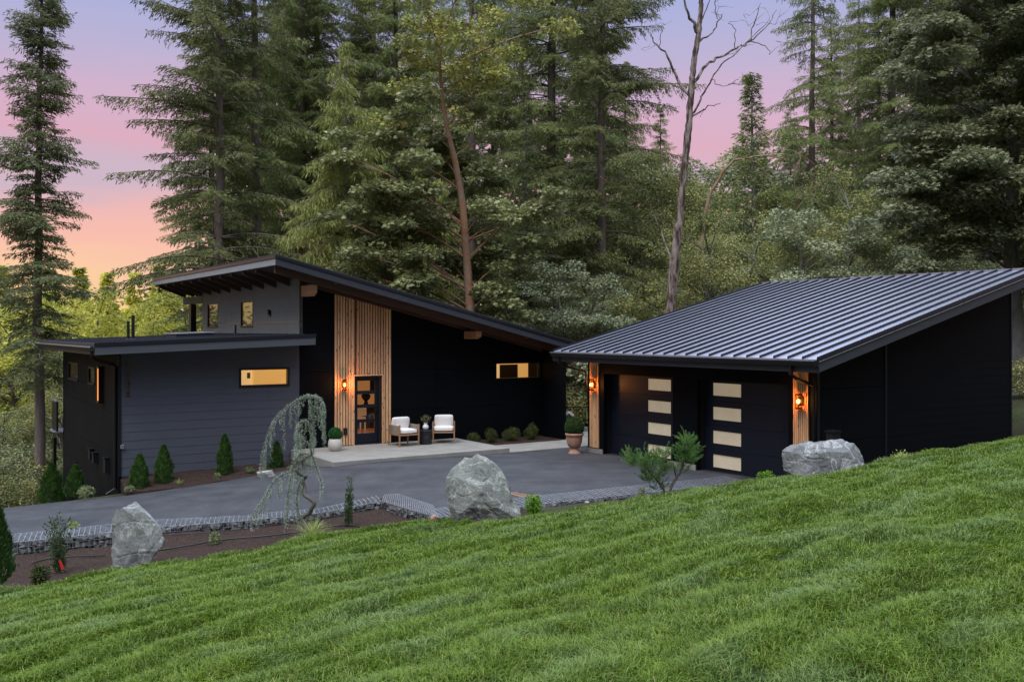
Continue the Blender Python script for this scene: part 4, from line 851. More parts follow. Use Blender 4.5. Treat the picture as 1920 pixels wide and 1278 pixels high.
def rnd_dirs(rs, n):
    v = rs.normal(size=(n, 3)); return v/np.linalg.norm(v, axis=1, keepdims=True)
def ball_leaves(rs, n, rx, ry, rz_, c=(0, 0, 0), shell=.75):
    d = rnd_dirs(rs, n); r = shell+(1-shell)*rs.rand(n); r = np.where(rs.rand(n) < .25, r*rs.rand(n)**.4, r); P = d*r[:, None]*np.array([rx, ry, rz_])+np.array(c); return P, d
def bush_mesh(name, seed, rx, rzz, n, ll, lw, m, shape='oval', lumps=7, flat=0.0, c_z=None):
    rs = np.random.RandomState(seed); Cs = []; Ds = []; Ns = []
    for i in range(lumps):
        a = rs.rand()*6.28; q = rs.rand()**.6; r = rx*(.35+.3*rs.rand()); cx = (rx-r)*q*math.cos(a); cy = (rx-r)*q*math.sin(a); cz = rzz*(.35+.45*rs.rand()*(1.1-q*.6)); rr = min(r*rzz/rx, cz*.98+.02)
        P, d = ball_leaves(rs, n//lumps, r, r, max(rr, .3*rzz), (cx, cy, cz)); Cs.append(P); Ds.append(d*.7+rnd_dirs(rs, len(P))*.8+np.array([0, 0, .35])); Ns.append(d+rnd_dirs(rs, len(P))*.5+np.array([0, 0, .6]))
    C = np.concatenate(Cs); C[:, 2] = np.maximum(C[:, 2], .01)
    return cards_mesh(name, C, np.concatenate(Ds), np.concatenate(Ns), ll*(.7+.6*rs.rand(len(C))), lw*(.7+.6*rs.rand(len(C))), m, shape)
def stems_obj(parent, seed, n, h, spread, r=.006, m='twig', name='stem'):
    rs = random.Random(seed); b = MB()
    for i in range(n):
        a = rs.random()*6.28; q = spread*rs.random(); b.tube([(0, 0, -.05), (q*.4*math.cos(a), q*.4*math.sin(a), h*.5), (q*math.cos(a), q*math.sin(a), h*(.7+.3*rs.random()))], [r, r*.8, r*.4], 4)
    return b.build(name, m, parent)
def shrub(name, label, cat, p, rx, h, n, ll, lw, m, seed, group=None, shape='oval', lumps=7):
    t = thing(name, label, cat, p, 0, group); link('foliage', bush_mesh('foliage', seed, rx, h, n, ll, lw, m, shape, lumps), t); stems_obj(t, seed, 6, h*.6, rx*.6); return t
def base(px, py, D): q = at(px, py, D); return q
# sprigs in the vase
rs = np.random.RandomState(5); P, d = ball_leaves(rs, 260, .17, .17, .13, (0, 0, .36), .35); link('sprig', cards_mesh('sprig', P, d+rnd_dirs(rs, 260)*.5, rnd_dirs(rs, 260), .035, .018, 'olive_sprig', 'oval'), va)
b = MB(); rr = random.Random(4)
for i in range(14): a = rr.random()*6.28; q = .03+.12*rr.random(); b.tube([(0, 0, .15), (q*.4*math.cos(a), q*.4*math.sin(a), .28), (q*math.cos(a), q*math.sin(a), .36+.1*rr.random())], .0025, 4)
b.build('stem', 'twig', va)
# cream pot with a clipped ball by the slats
def clip_ball(parent, r, cz, m, seed, n=5200, ll=.03, lw=.018):
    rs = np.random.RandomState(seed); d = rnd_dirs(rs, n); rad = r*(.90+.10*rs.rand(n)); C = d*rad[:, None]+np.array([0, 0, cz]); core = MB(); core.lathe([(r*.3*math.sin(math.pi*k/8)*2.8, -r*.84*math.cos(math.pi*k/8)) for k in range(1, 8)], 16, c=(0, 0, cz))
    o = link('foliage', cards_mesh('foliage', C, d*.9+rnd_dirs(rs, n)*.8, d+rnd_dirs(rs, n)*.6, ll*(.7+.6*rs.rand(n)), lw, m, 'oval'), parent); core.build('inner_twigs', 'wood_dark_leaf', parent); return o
t, z = fac(627.5, 841, -1.0); p = loc2w(t, -1.05, .002)
pt = thing('potted_topiary', 'round cream pot with a clipped green ball at the left of the cedar slats', 'potted plant', p)
b = MB(); b.lathe([(.13, 0), (.17, .04), (.215, .14), (.22, .24), (.19, .34), (.17, .37), (.155, .37), (.15, .33)], 32); b.build('pot', 'pot_cream', pt, smooth=True); clip_ball(pt, .20, .50, 'boxwood', 3, 3200)
# terracotta urn with clipped ball by the garage
q = at_z(1077, 849.5, -.128); ur = thing('potted_topiary', 'large terracotta urn with a round boxwood ball at the left corner of the garage', 'potted plant', (q.x, q.y, -.135))
b = MB(); b.lathe([(.19, 0), (.19, .02), (.165, .05), (.13, .13), (.12, .17), (.14, .19), (.19, .24), (.225, .34), (.245, .48), (.25, .54), (.275, .56), (.285, .60), (.27, .63), (.24, .63), (.235, .58)], 48, flute=.018, fl_n=16); b.build('urn', 'terracotta', ur, smooth=True); clip_ball(ur, .29, .81, 'boxwood_dark', 8, 6500, .032, .018)
q = at(1066, 806, 34.3); fp = thing('flower_pot', 'amber pot of white flowers standing on the garden steps behind the urn', 'potted plant', (q.x, q.y, .2), scale=(.7, .7, .7))
b = MB(); b.lathe([(.12, 0), (.17, .3), (.18, .33), (.15, .33)], 20); b.build('pot', 'brass', fp, smooth=True); rs = np.random.RandomState(2); P, d = ball_leaves(rs, 260, .22, .22, .18, (0, 0, .48), .4); link('foliage', cards_mesh('foliage', P, d, rnd_dirs(rs, 260), .07, .05, 'under_leaf', 'oval'), fp)
P = []; 
for c in ((-.1, -.1, .68), (.06, -.12, .72), (.2, -.05, .62), (-.02, .1, .7)): a, d = ball_leaves(rs, 130, .085, .085, .075, c, .7); P.append(a)
P = np.concatenate(P); link('petal', cards_mesh('petal', P, rnd_dirs(rs, len(P)), rnd_dirs(rs, len(P)), .04, .04, 'petal', 'oval'), fp)

# four shrubs along the black wall
for i, (px, py, rx, h, lb) in enumerate(((889, 834, .27, .32, 'low dark shrub at the left end of the row along the black wall'), (922, 832, .27, .42, 'dome shaped dark shrub second from the left along the black wall'),
                                        (959, 829, .34, .42, 'widest and fullest shrub of the row along the black wall'), (997, 827, .27, .46, 'upright dark shrub at the right end of the row under the long window'))):
    t, z = fac(px, py, -.85); shrub('shrub', lb, 'shrub', loc2w(t, -.85, -.13), rx, h, 2600, .05, .016, 'shrub_leaf', 20+i, 'shrubs along the black wall')
# pyramidal arborvitae
def arb_mesh(seed, r, h, n, m='arb_leaf'):
    rs = np.random.RandomState(seed); f = rs.rand(n)**.75; a = rs.rand(n)*6.283; prof = np.sin(np.clip((1-f), 0, 1)**.8*math.pi*.5)*(.55+.45*np.minimum(f/.12, 1)); wob = 1+.16*np.sin(a*3+seed)+.12*np.sin(a*5+f*9)
    rr = r*prof*wob*(.62+.38*rs.rand(n)**.5)*np.where(rs.rand(n) < .06, rs.uniform(1.05, 1.28, n), 1)*(1+.10*np.sin(f*17+a*2+seed)); C = np.stack([rr*np.cos(a), rr*np.sin(a), f*h*.97], 1); D = np.stack([np.cos(a)*.45, np.sin(a)*.45, np.full(n, 1.0)], 1)+rnd_dirs(rs, n)*.35; Nn = np.stack([np.cos(a), np.sin(a), np.full(n, .3)], 1)+rnd_dirs(rs, n)*.7
    return cards_mesh('foliage', C, D, Nn, .085*(.6+.8*rs.rand(n)), .022, m)
def arb(label, p, r, h, seed, n=3600, group=None, m='arb_leaf'):
    t = thing('arborvitae', label, 'evergreen shrub', p, 0, group); link('foliage', arb_mesh(seed, r, h, n, m), t); b = MB(); b.tube([(0, 0, -.1), (0, 0, h*.8)], [.03, .008], 6); b.build('trunk', 'bark', t); return t
G_ = 'small arborvitae along the wing wall'
for px, ybase, ytop, wpx, s_, lb, mm_ in ((262, 921, 853, 36, -1.0, 'light green cone arborvitae nearest the left corner of the grey wing', 'arb_leaf'), (307, 909, 836, 34, -.85, 'dense arborvitae second from the corner of the grey wing', 'arb_leaf'),
                                    (421, 894, 815, 31, -.9, 'tallest slender arborvitae under the lit window of the grey wing', 'arb_leaf'), (519, 889, 829, 27, -.9, 'dark narrow arborvitae next to the porch slab behind the weeping cedar', 'boxwood_dark')):
    t, z = fac(px, ybase, s_); pp = loc2w(t, s_, z); D = pp.y; arb(lb, pp, wpx/F*D/2*.95, (ybase-ytop)/F*D, px, 4200, G_, mm_)
q = at(96, 950, 27.8); arb('broad arborvitae on the far side of the drive beside the tall fir trunk', q, .36, 1.25, 77, 4600)
q = at(142, 935, 27.4); arb('thin two pointed arborvitae against the dark side wall', q, .28, .95, 78, 2600)
q = at(6, 1096, 15.6); arb('big dark arborvitae cut off by the left edge of the view', (q.x-.12, q.y, q.z), .27, 1.30, 79, 6000, None, 'boxwood_dark')
q = at(160, 936, 26.9); shrub('shrub', 'pale silvery green shrub at the foot of the side wall', 'shrub', q, .30, .32, 1500, .05, .03, 'pale_leaf', 31)
# low plants at the wing bed
for px, py, rx, h, mm_, lb, sd in ((243, 924, .14, .20, 'pale_leaf', 'small pale sprawling plant at the foot of the first arborvitae', 41), (408, 897, .10, .15, 'pale_leaf', 'tiny pale plant left of the tallest arborvitae', 42), (468, 886, .14, .14, 'under_leaf', 'small green plant beside the white stone in the wing bed', 43), (543, 884, .14, .12, 'under_leaf', 'low green plant at the right end of the wing bed', 44)):
    t, z = fac(px, py, -1.35); shrub('plant', lb, 'plant', loc2w(t, -1.35, z), rx, h, 500, .045, .025, mm_, sd, 'low plants in the wing bed')
def grass_tuft(label, p, h, n, m, seed, spread=.5, group=None):
    rs = np.random.RandomState(seed); t = thing('ornamental_grass', label, 'ornamental grass', p, 0, group); V = []; Fc = []
    for i in range(n):
        a = rs.rand()*6.283; L_ = h*(.6+.6*rs.rand()); lean = spread*(.2+.9*rs.rand()); w = .006; d = np.array([math.cos(a), math.sin(a), 0]); sd = np.array([-d[1], d[0], 0]); k = len(V); bx = d*.04*rs.rand()
        for j, f in enumerate((0, .35, .7, 1.0)):
            c = bx+d*lean*L_*f**1.6*1.2+np.array([0, 0, L_*(f-.55*lean*1.2*f**2.4)]); ww = w*(1-f*.85); V.append(tuple(c-sd*ww)); V.append(tuple(c+sd*ww))
        for j in range(3): Fc.append((k+2*j, k+2*j+1, k+2*j+3, k+2*j+2))
    me = bpy.data.meshes.new('blades'); me.from_pydata(V, [], Fc); me.materials.append(MATS[m]); link('blades', me, t); return t
t, z = fac(335, 909, -1.35); grass_tuft('small tan grass tuft in the strip before the grey wing', loc2w(t, -1.35, z), .22, 60, 'variegated', 51, .8)
q = at(586, 1016, 19.0); grass_tuft('arching yellow and green grass clump at the foot of the weeping cedar', (q.x, q.y, q.z), .52, 260, 'variegated', 52, .75)
# ---- plants in the mulch bed
def bedp(px, D): q = at(px, 1000, D); return Vector((q.x, q.y, bz(q.x, q.y)))
def sprays(label, p, h, n, r, ll, lw, m, seed, cat='shrub', name='upright_shrub', stems=7, lean=.25, group=None):
    """upright shrub: several stems carrying small leaves all the way up"""
    rs = np.random.RandomState(seed); t = thing(name, label, cat, p, 0, group); b = MB(); C = []; D = []
    for i in range(stems):
        a = rs.rand()*6.283; q = r*(.3+.7*rs.rand()); hh = h*(.6+.4*rs.rand()) if i else h; pts = [Vector((0, 0, -.03)), Vector((q*.45*math.cos(a), q*.45*math.sin(a), hh*.4)), Vector((q*math.cos(a), q*math.sin(a), hh))]
        b.tube(pts, [.008, .006, .002], 4); k = n//stems
        for f in rs.rand(k):
            f = .12+.88*f; c = pts[0].lerp(pts[1], f*2) if f < .5 else pts[1].lerp(pts[2], f*2-1); o = rnd_dirs(rs, 1)[0]*.055*(1.2-f*.7)*(h/.9); C.append(np.array(c)+o); D.append(o*14+np.array([0, 0, .6]))
    n = len(C); b.build('stem', 'twig', t); C = np.array(C); C[:, 2] = np.maximum(C[:, 2], .01); link('foliage', cards_mesh('foliage', C, np.array(D), rnd_dirs(rs, n)+np.array([0, 0, .4]), ll*(.6+.8*rs.rand(n)), lw, m, 'oval'), t); return t
p = bedp(112, 18.3); tl = sprays('bushy upright shrub with a red tag in the mulch left of the tall boulder', p, 1.12, 1500, .26, .05, .026, 'holly_leaf', 61, stems=11)
rs = np.random.RandomState(3); P, d = ball_leaves(rs, 90, .09, .06, .07, (.27, -.03, .90), .3); link('blossom', cards_mesh('blossom', P, d, rnd_dirs(rs, 90), .045, .03, 'variegated', 'oval'), tl)
b = MB(); b.add([(.05, -.16, .26), (.09, -.16, .27), (.17, -.17, .10), (.11, -.17, .08), (.05, -.15, .26), (.09, -.15, .27), (.17, -.16, .10), (.11, -.16, .08)], [(0, 1, 2, 3), (7, 6, 5, 4), (0, 4, 5, 1), (1, 5, 6, 2), (2, 6, 7, 3), (3, 7, 4, 0)]); b.build('tag', 'red_tag', tl)
p = bedp(653, 21.2); sprays('slim columnar holly standing alone in the mulch below the gabion corner', p, 1.12, 1100, .12, .045, .024, 'holly_leaf', 62, stems=7)
p = bedp(660, 21.2)
p = bedp(80, 16.9); shrub('shrub', 'small yellow green shrub at the lawn edge in the left of the bed', 'shrub', p, .22, .30, 900, .05, .028, 'shrub_leaf', 63)
p = bedp(405, 20.0); shrub('shrub', 'small pale variegated shrub in the mulch right of the tall boulder', 'shrub', p, .17, .27, 700, .045, .026, 'pale_leaf', 64)
q = at(1000, 966, 18.9); shrub('shrub', 'bright green little shrub right of the big centre boulder', 'shrub', (q.x, q.y, q.z), .19, .36, 1500, .055, .022, 'bright_leaf', 65)
q = at(1437, 900, 19.6); shrub('shrub', 'small bright yellow green shrub left of the long boulder', 'shrub', (q.x, q.y, q.z-.02), .19, .19, 800, .045, .02, 'bright_leaf', 66)
q = at(1203, 934, 19.2); shrub('shrub', 'thin little plant left of the juniper at the lawn edge', 'shrub', (q.x, q.y, q.z), .10, .22, 200, .035, .018, 'under_leaf', 67)
q = at(1692, 860, 19.8); shrub('shrub', 'little yellow plant at the lawn edge right of the long boulder', 'shrub', (q.x, q.y, q.z-.05), .26, .20, 260, .045, .018, 'variegated', 68)
q = at(1537, 895, 19.4); 
# ---- weeping blue cedar, its shape followed in its own plane
wc = thing('weeping_cedar', 'weeping blue cedar with a twisted bare stem and hanging curtains of needles', 'tree', (at(577, 995, 19.4).x, 19.4, at(577, 995, 19.4).z), 0)
def wp(cx, cy, dy=0.0):
    q = at(420+cx/3.994, 720+cy/3.994, 19.4); return Vector((q.x-wc.location.x, dy, q.z-wc.location.z))
def smooth_path(pts, k=5):
    out = []
    P = [pts[0]]+pts+[pts[-1]]
    for i in range(1, len(P)-2):
        for j in range(k):
            t = j/k; a, b_, c, d = P[i-1], P[i], P[i+1], P[i+2]; out.append(.5*((2*b_)+(-a+c)*t+(2*a-5*b_+4*c-d)*t*t+(-a+3*b_-3*c+d)*t**3))
    out.append(P[-2]); return out
tr1 = smooth_path([wp(x_, y_, d_) for x_, y_, d_ in ((625, 1100, 0), (598, 1045, .03), (588, 1005, .05), (612, 978, .03), (642, 962, 0), (660, 925, -.05), (682, 885, -.08), (650, 852, -.08), (606, 826, -.04), (600, 775, .05), (585, 722, .08), (610, 694, .06), (578, 680, 0), (550, 640, -.06), (572, 590, 0), (625, 545, .05), (655, 515, .02), (650, 480, 0), (648, 300, .02), (650, 180, 0), (645, 85, 0))])
n1 = len(tr1); b = MB(); b.tube(tr1, [.055*(1-i/n1*.78) for i in range(n1)], 8); b.build('trunk', 'bark_grey', wc, smooth=True)
arcs = [[(645, 85), (590, 100), (500, 155), (430, 215), (370, 290), (330, 400), (300, 520), (285, 640)], [(645, 95), (690, 95), (730, 130), (750, 200), (742, 270), (728, 330)], [(648, 170), (700, 180), (730, 210)],
        [(655, 330), (610, 270), (560, 310), (545, 380)], [(652, 470), (600, 420), (570, 385), (550, 400)], [(553, 640), (470, 665), (390, 710), (340, 790), (300, 860), (250, 930), (215, 990)], [(655, 515), (690, 620), (720, 690), (735, 760), (730, 860)], [(640, 120), (660, 200), (675, 330), (680, 440)], [(640, 520), (560, 530), (520, 600), (500, 720), (480, 850), (470, 1000)], [(590, 700), (560, 760), (540, 880), (560, 990)], [(655, 530), (600, 560), (570, 620)]]
rs = np.random.RandomState(12); CC = []; DD = []; b = MB()
for ai, a in enumerate(arcs):
    dy = rs.uniform(-.15, .15); pth = smooth_path([wp(x, y, dy*i/len(a)+rs.uniform(-.02, .02)) for i, (x, y) in enumerate(a)], 6); b.tube(pth, [.018*(1-.75*i/len(pth)) for i in range(len(pth))], 5)
    for i, q in enumerate(pth):
        for j in range(20): CC.append(np.array(q)+rnd_dirs(rs, 1)[0]*.038); DD.append(rnd_dirs(rs, 1)[0])
        if ai in (2, 6): continue
        if rs.rand() < (.8 if q.z < .75 else .52):
            ln = rs.uniform(.15, .62) if ai != 5 else rs.uniform(.2, .5)
            if ai in (0, 7, 3) and rs.rand() < .25: ln *= 1.4
            ln = min(ln, q.z-.02); sx, sy = rs.uniform(-.05, .05), rs.uniform(-.14, .14); k = int(max(ln, 0)/.028)
            for u in range(k):
                f = u/max(k, 1); c = np.array(q)+np.array([sx*f+.012*math.sin(u*.9+ai), sy*f, -ln*f])
                for w in range(7): CC.append(c+rnd_dirs(rs, 1)[0]*.021); DD.append(rnd_dirs(rs, 1)[0]+np.array([0, 0, -.2]))
            if k > 1: b.tube([q, q+Vector((sx, sy, -ln))], .003, 3)
b.build('branch', 'bark_grey', wc); CC = np.array(CC); DD = np.array(DD); link('foliage', cards_mesh('foliage', CC, DD, rnd_dirs(rs, len(CC)), .032, .0085, 'blue_cedar'), wc)
# ---- two headed juniper
ju = thing('juniper', 'windswept juniper with two tufted heads at the lawn edge before the garage doors', 'shrub', at(1255, 926, 19.6), 0)
def jp(px, py, dy=0): q = at(px, py, 19.6); return Vector((q.x-ju.location.x, dy, q.z-ju.location.z))
b = MB(); b.tube(smooth_path([jp(1254, 928), jp(1262, 905), jp(1275, 885), jp(1280, 868), jp(1284, 848), jp(1290, 830)]), .028, 6); b.tube(smooth_path([jp(1250, 928), jp(1240, 910), jp(1228, 895), jp(1215, 880)]), .024, 6); b.tube([jp(1268, 895), jp(1262, 870), jp(1250, 862)], .014, 5); b.build('trunk', 'bark', ju, smooth=True)
rs = np.random.RandomState(9); CC = []; DD = []
for (px, py, rx, rz_, nsp) in ((1200, 868, 26, 22, 30), (1232, 875, 28, 24, 34), (1222, 898, 22, 20, 24), (1243, 855, 18, 12, 12), (1290, 845, 20, 20, 30), (1288, 862, 20, 16, 22), (1275, 880, 12, 14, 8), (1288, 826, 9, 14, 8), (1178, 856, 10, 8, 6), (1236, 915, 12, 9, 8)):
    c = jp(px, py, rs.uniform(-.05, .05)); rx = rx/F*19.6; rz_ = rz_/F*19.6
    for i in range(int(nsp*2.6)):
        d = rnd_dirs(rs, 1)[0]; d[2] = d[2]*.8+.18; st_ = np.array(c)+d*np.array([rx, rx, rz_])*rs.uniform(.3, .85); dr_ = d*np.array([1, 1, .5])+np.array([0, 0, .55]); dr_ /= np.linalg.norm(dr_); ln = rs.uniform(.10, .26)
        for u in np.linspace(0, 1, 48): CC.append(st_+dr_*ln*u+rnd_dirs(rs, 1)[0]*.024*(1.25-u)); DD.append(dr_+rnd_dirs(rs, 1)[0]*.7)
CC = np.array(CC); link('foliage', cards_mesh('foliage', CC, np.array(DD), rnd_dirs(rs, len(CC)), .036, .009, 'juniper'), ju)

# ================================================================== rocks
def rock_mesh(name, seed, m, w, h, depth, cuts=18, sub=5, rough=.04, cutmin=.62, sil=None, planes=()):
    rs = np.random.RandomState(seed); bm = bmesh.new(); bmesh.ops.create_icosphere(bm, subdivisions=sub, radius=1.0)
    P = np.array([v.co[:] for v in bm.verts]); r = np.hypot(P[:, 0], P[:, 1])+1e-9
    if sil: k = np.minimum(1, r*1.9)/r; k = np.minimum(k, 3.0); P[:, 0] *= k*.9+.1; P[:, 1] *= k*.9+.1; P[:, 2] = np.sign(P[:, 2])*np.abs(P[:, 2])**.8
    P *= 1.2; P[:, 2] = np.clip(P[:, 2], -.86, .86)
    for q in rnd_dirs(rs, cuts):
        d = rs.uniform(cutmin, 1.02); s = np.maximum(P@q-d, 0); P -= s[:, None]*q[None]*.98
    if sil: P[:, 2] = np.clip(P[:, 2], -.80, .80+.05*np.sin(P[:, 0]*3))
    for i, p in enumerate(P):
        v = Vector(p); n1 = mnoise.fractal(v*1.1+Vector((seed, 0, 0)), 1.0, 2.0, 6); n2 = mnoise.fractal(v*4.5+Vector((0, seed, 0)), .8, 2.0, 4); rdg = abs(mnoise.noise(v*1.6+Vector((seed*3, 1, 2)))); st = math.floor((p[2]*.8+p[0]*.5+n1*.35)*3.2)
        P[i] = p*(1+rough*1.7*n1+rough*.45*n2-rough*1.2*max(0, 1-rdg/.07)+rough*.55*((st*7919) % 5-2)*.4)
    mn, mx = P.min(0), P.max(0); P = (P-(mn+mx)/2)/(mx-mn)*2
    z = (P[:, 2]+1)/2
    if sil:
        zs = [q[0] for q in sil]; xl = np.interp(z, zs, [q[1] for q in sil]); xr = np.interp(z, zs, [q[2] for q in sil])
        wid = np.maximum(.06, np.array([np.abs(P[np.abs(z-zz) < .025][:, 0]).max() if (np.abs(z-zz) < .025).any() else 1 for zz in np.linspace(0, 1, 33)])); wq = np.interp(z, np.linspace(0, 1, 33), wid)
        xn = np.clip(P[:, 0]/wq, -1.05, 1.05); X = ((xl+xr)/2+(xr-xl)/2*xn)*w; Y = P[:, 1]/np.maximum(wq, .3)*depth/2*np.interp(z, [0, .4, .8, 1], [1, .92, .7, .45])
    else: X = P[:, 0]*w/2; Y = P[:, 1]*depth/2
    P = np.stack([X, Y, z*h], 1)
    if planes:
        sc3 = np.array([w, depth, h]); Q = P/sc3-np.array([0, 0, .5])
        for nn3, d3 in planes: q3 = np.array(nn3)/np.linalg.norm(nn3); Q -= np.maximum(Q@q3-d3, 0)[:, None]*q3[None]*.97
        P = (Q+np.array([0, 0, .5]))*sc3
        for i, p in enumerate(P):
            v = Vector(p); P[i] = p+np.array((p[0]/w, p[1]/depth, .3))*(.05*mnoise.fractal(v*2.4, 1.0, 2.0, 5)+.018*mnoise.fractal(v*9, .9, 2.0, 3)-.03*max(0, 1-abs(mnoise.noise(v*2.1+Vector((seed, 0, 0))))/.05))
    for v, p in zip(bm.verts, P): v.co = p
    me = bpy.data.meshes.new(name); bm.to_mesh(me); bm.free(); me.materials.append(MATS[m]); return me
def boulder(label, px0, px1, ytop, ybot, D, m, seed, sink=.15, depth=None, sil=None, **k):
    w = (px1-px0)/F*D; h = (ybot-ytop)/F*D+sink; q = at((px0+px1)/2, ybot, D)
    if sil:  # outline given as (height px, left px, right px) in the photograph, turned into fractions of the rock's own size
        H0 = h; sil = [(0, (sil[0][1]-(px0+px1)/2)/(px1-px0), (sil[0][2]-(px0+px1)/2)/(px1-px0))]+[(((ybot-y)/F*D+sink)/H0, (a-(px0+px1)/2)/(px1-px0), (b_-(px0+px1)/2)/(px1-px0)) for y, a, b_ in sil]
    o = link('boulder', rock_mesh('boulder', seed, m, w, h, depth or w*.8, sil=sil, **k), None, (q.x, q.y+.2, q.z-sink)); tag(o, label, 'boulder'); return o
boulder('big rounded grey boulder at the centre of the lawn edge', 820, 979, 851, 982, 20.0, 'greenstone', 14, depth=1.5, cuts=12, rough=.038, cutmin=.66, sub=6,
        sil=[(978, 820, 979), (962, 819, 977), (940, 820, 962), (920, 822, 957), (900, 832, 950), (880, 846, 940), (866, 858, 926), (857, 868, 912), (851, 876, 900)], planes=[((-.50, -.80, .22), .30), ((.34, -.88, .30), .34), ((.05, -.5, .85), .44)])
boulder('tall upright grey boulder in the mulch bed at the left', 197, 307, 943, 1078, 17.6, 'granite', 23, depth=.8, cuts=12, rough=.042, cutmin=.62, sub=6,
        sil=[(1074, 199, 296), (1050, 198, 302), (1010, 199, 307), (990, 200, 301), (972, 200, 283), (960, 203, 268), (951, 212, 257), (943, 222, 246)], planes=[((-.30, -.93, .12), .33), ((.45, -.82, .30), .36), ((.1, -.6, .78), .46)])
boulder('long low pale boulder at the lawn edge before the garage', 1473, 1630, 825, 897, 19.3, 'granite_pale', 31, depth=1.0, cuts=13, rough=.05, cutmin=.62, sink=.25, sub=6,
        sil=[(893, 1474, 1630), (872, 1477, 1629), (860, 1474, 1624), (848, 1473, 1619), (838, 1482, 1612), (830, 1505, 1605), (825, 1540, 1598)], planes=[((-.1, -.97, .12), .34), ((.0, -.6, .8), .42), ((.7, -.6, .3), .45)])
boulder('flat white stone in the bed under the weeping cedar branches', 477, 512, 883, 896, 26.2, 'white_stone', 5, sub=3, sink=.08, depth=.3)
boulder('small round pale stone on the gabion right of the green shrub', 1096, 1108, 942, 949, 21.7, 'white_stone', 6, sub=3, sink=.03)
boulder('orange chip of rock at the foot of the big boulder', 805, 818, 968, 978, 19.9, 'orange_tag', 7, sub=2, sink=.03)
# ================================================================== gabion: stones in a wire basket
def gabion(label, front, back, cap_ends, hgt=.36, seed=1, nst=3.0, loc=None):
    t = thing('gabion', label, 'gabion wall', (front[0].x, front[0].y, front[0].z-.4)); o3 = Vector(t.location); rs = np.random.RandomState(seed)
    V = []; Fc = []
    def stone(c, r):
        k = len(V); n_ = rnd_dirs(rs, 12); bm = bmesh.new(); pts = [bm.verts.new(Vector(c)+Vector(q)*r*rs.uniform(.8, 1.1)-o3) for q in n_]
        g = bmesh.ops.convex_hull(bm, input=pts); bm.verts.index_update(); vs = [v for v in bm.verts if v.link_faces]; idx = {v: k+i for i, v in enumerate(vs)}
        V.extend([v.co[:] for v in vs]); Fc.extend([tuple(idx[v] for v in f.verts) for f in bm.faces]); bm.free()
    for i in range(len(front)-1):
        f0, f1, b0, b1 = front[i], front[i+1], back[i], back[i+1]; Ls = (f1-f0).length; nn = max(1, int(Ls/.115))
        for a in range(nn):
            u = (a+.5)/nn; pf = f0.lerp(f1, u); pb = b0.lerp(b1, u)
            for j in range(3): c = pf.lerp(pb, .07)+Vector((rs.uniform(-.03, .03), rs.uniform(-.02, .02), -.07-j*.12+rs.uniform(-.03, .03))); stone(c, rs.uniform(.06, .105))
            for j in range(7): c = pf.lerp(pb, (j+.9)/7.6)+Vector((rs.uniform(-.04, .04), rs.uniform(-.04, .04), -.065+rs.uniform(-.02, .01))); stone(c, rs.uniform(.05, .085))
    me = bpy.data.meshes.new('stones'); me.from_pydata(V, [], Fc); me.materials.append(MATS['gabion_stone']); tag(link('stones', me, t), kind='stuff')
    # wire: lattice over the top and down the face
    def wire(V2, F2, a, b, r=.0075):
        d = (b-a); 
        if d.length < 1e-4: return
        d.normalize(); e = d.orthogonal().normalized(); g = d.cross(e); k = len(V2)
        for p in (a, b):
            for q in range(3): th = q*2.094; V2.append(tuple(p+(e*math.cos(th)+g*math.sin(th))*r-o3))
        F2.extend([(k, k+1, k+4, k+3), (k+1, k+2, k+5, k+4), (k+2, k, k+3, k+5)])
    V2 = []; F2 = []; up_ = Vector((0, 0, .022)); sp = .105
    for i in range(len(front)-1):
        f0, f1, b0, b1 = front[i]+up_, front[i+1]+up_, back[i]+up_, back[i+1]+up_; Ls = (f1-f0).length; nn = max(1, int(Ls/sp)); nr = int((b0-f0).length/.13)
        for a in range(nn+1):
            u = a/nn; pf = f0.lerp(f1, u); pb = b0.lerp(b1, u); j0 = pf
            wire(V2, F2, pf, pb); wire(V2, F2, pf, pf-Vector((0, 0, hgt)), .004)
        for r_ in range(nr+1): u = r_/nr; wire(V2, F2, f0.lerp(b0, u), f1.lerp(b1, u), .0075 if r_ else .009)
        for z_ in (.12, .24, hgt): wire(V2, F2, f0-Vector((0, 0, z_)), f1-Vector((0, 0, z_)), .0045)
    me = bpy.data.meshes.new('wire_mesh'); me.from_pydata(V2, [], F2); me.materials.append(MATS['galvanised']); tag(link('wire_mesh', me, t), kind='stuff'); return t
up4 = Vector((0, 0, .03))
gabion('long stone filled wire gabion along the drive above the mulch bed', [p+up4 for p in GFe], [p+up4 for p in GB[:-1]]+[at(700, 928, 23.95)+up4], None, seed=2)
gabion('gabion section turning from the corner towards the big boulder', [GF[-1]+up4+Vector((.02, 0, 0)), GR[0]+up4], [corner_back+up4-Vector((.35, 0, 0)), GRb[0]+up4+Vector((.1, .6, 0))], None, seed=3)
gabion('gabion section beyond the boulder along the lawn edge to the garage', [p+up4 for p in GR], [p+up4 for p in GRb], None, seed=4)
# a few blown leaves and needles on the drive and the slab
rs = np.random.RandomState(17); C = []
for i in range(420):
    x = rs.uniform(-13, 7); y = rs.uniform(21.5, 30.5)
    if not inside(drive_poly, np.array([x]), np.array([y]))[0]: continue
    z = float(drive_h(np.array([x]), np.array([y]))[0]); C.append((x, y, z+.006))
C = np.array(C); d_ = rnd_dirs(rs, len(C)); d_[:, 2] *= .05; tag(link('fallen_leaves', cards_mesh('fallen_leaves', C, d_, np.tile([0, 0, 1.], (len(C), 1))+rnd_dirs(rs, len(C))*.15, rs.uniform(.02, .055, len(C)), rs.uniform(.008, .03, len(C)), 'rust_leaf', 'oval')), 'small dry leaves blown over the asphalt', 'leaves', kind='stuff')
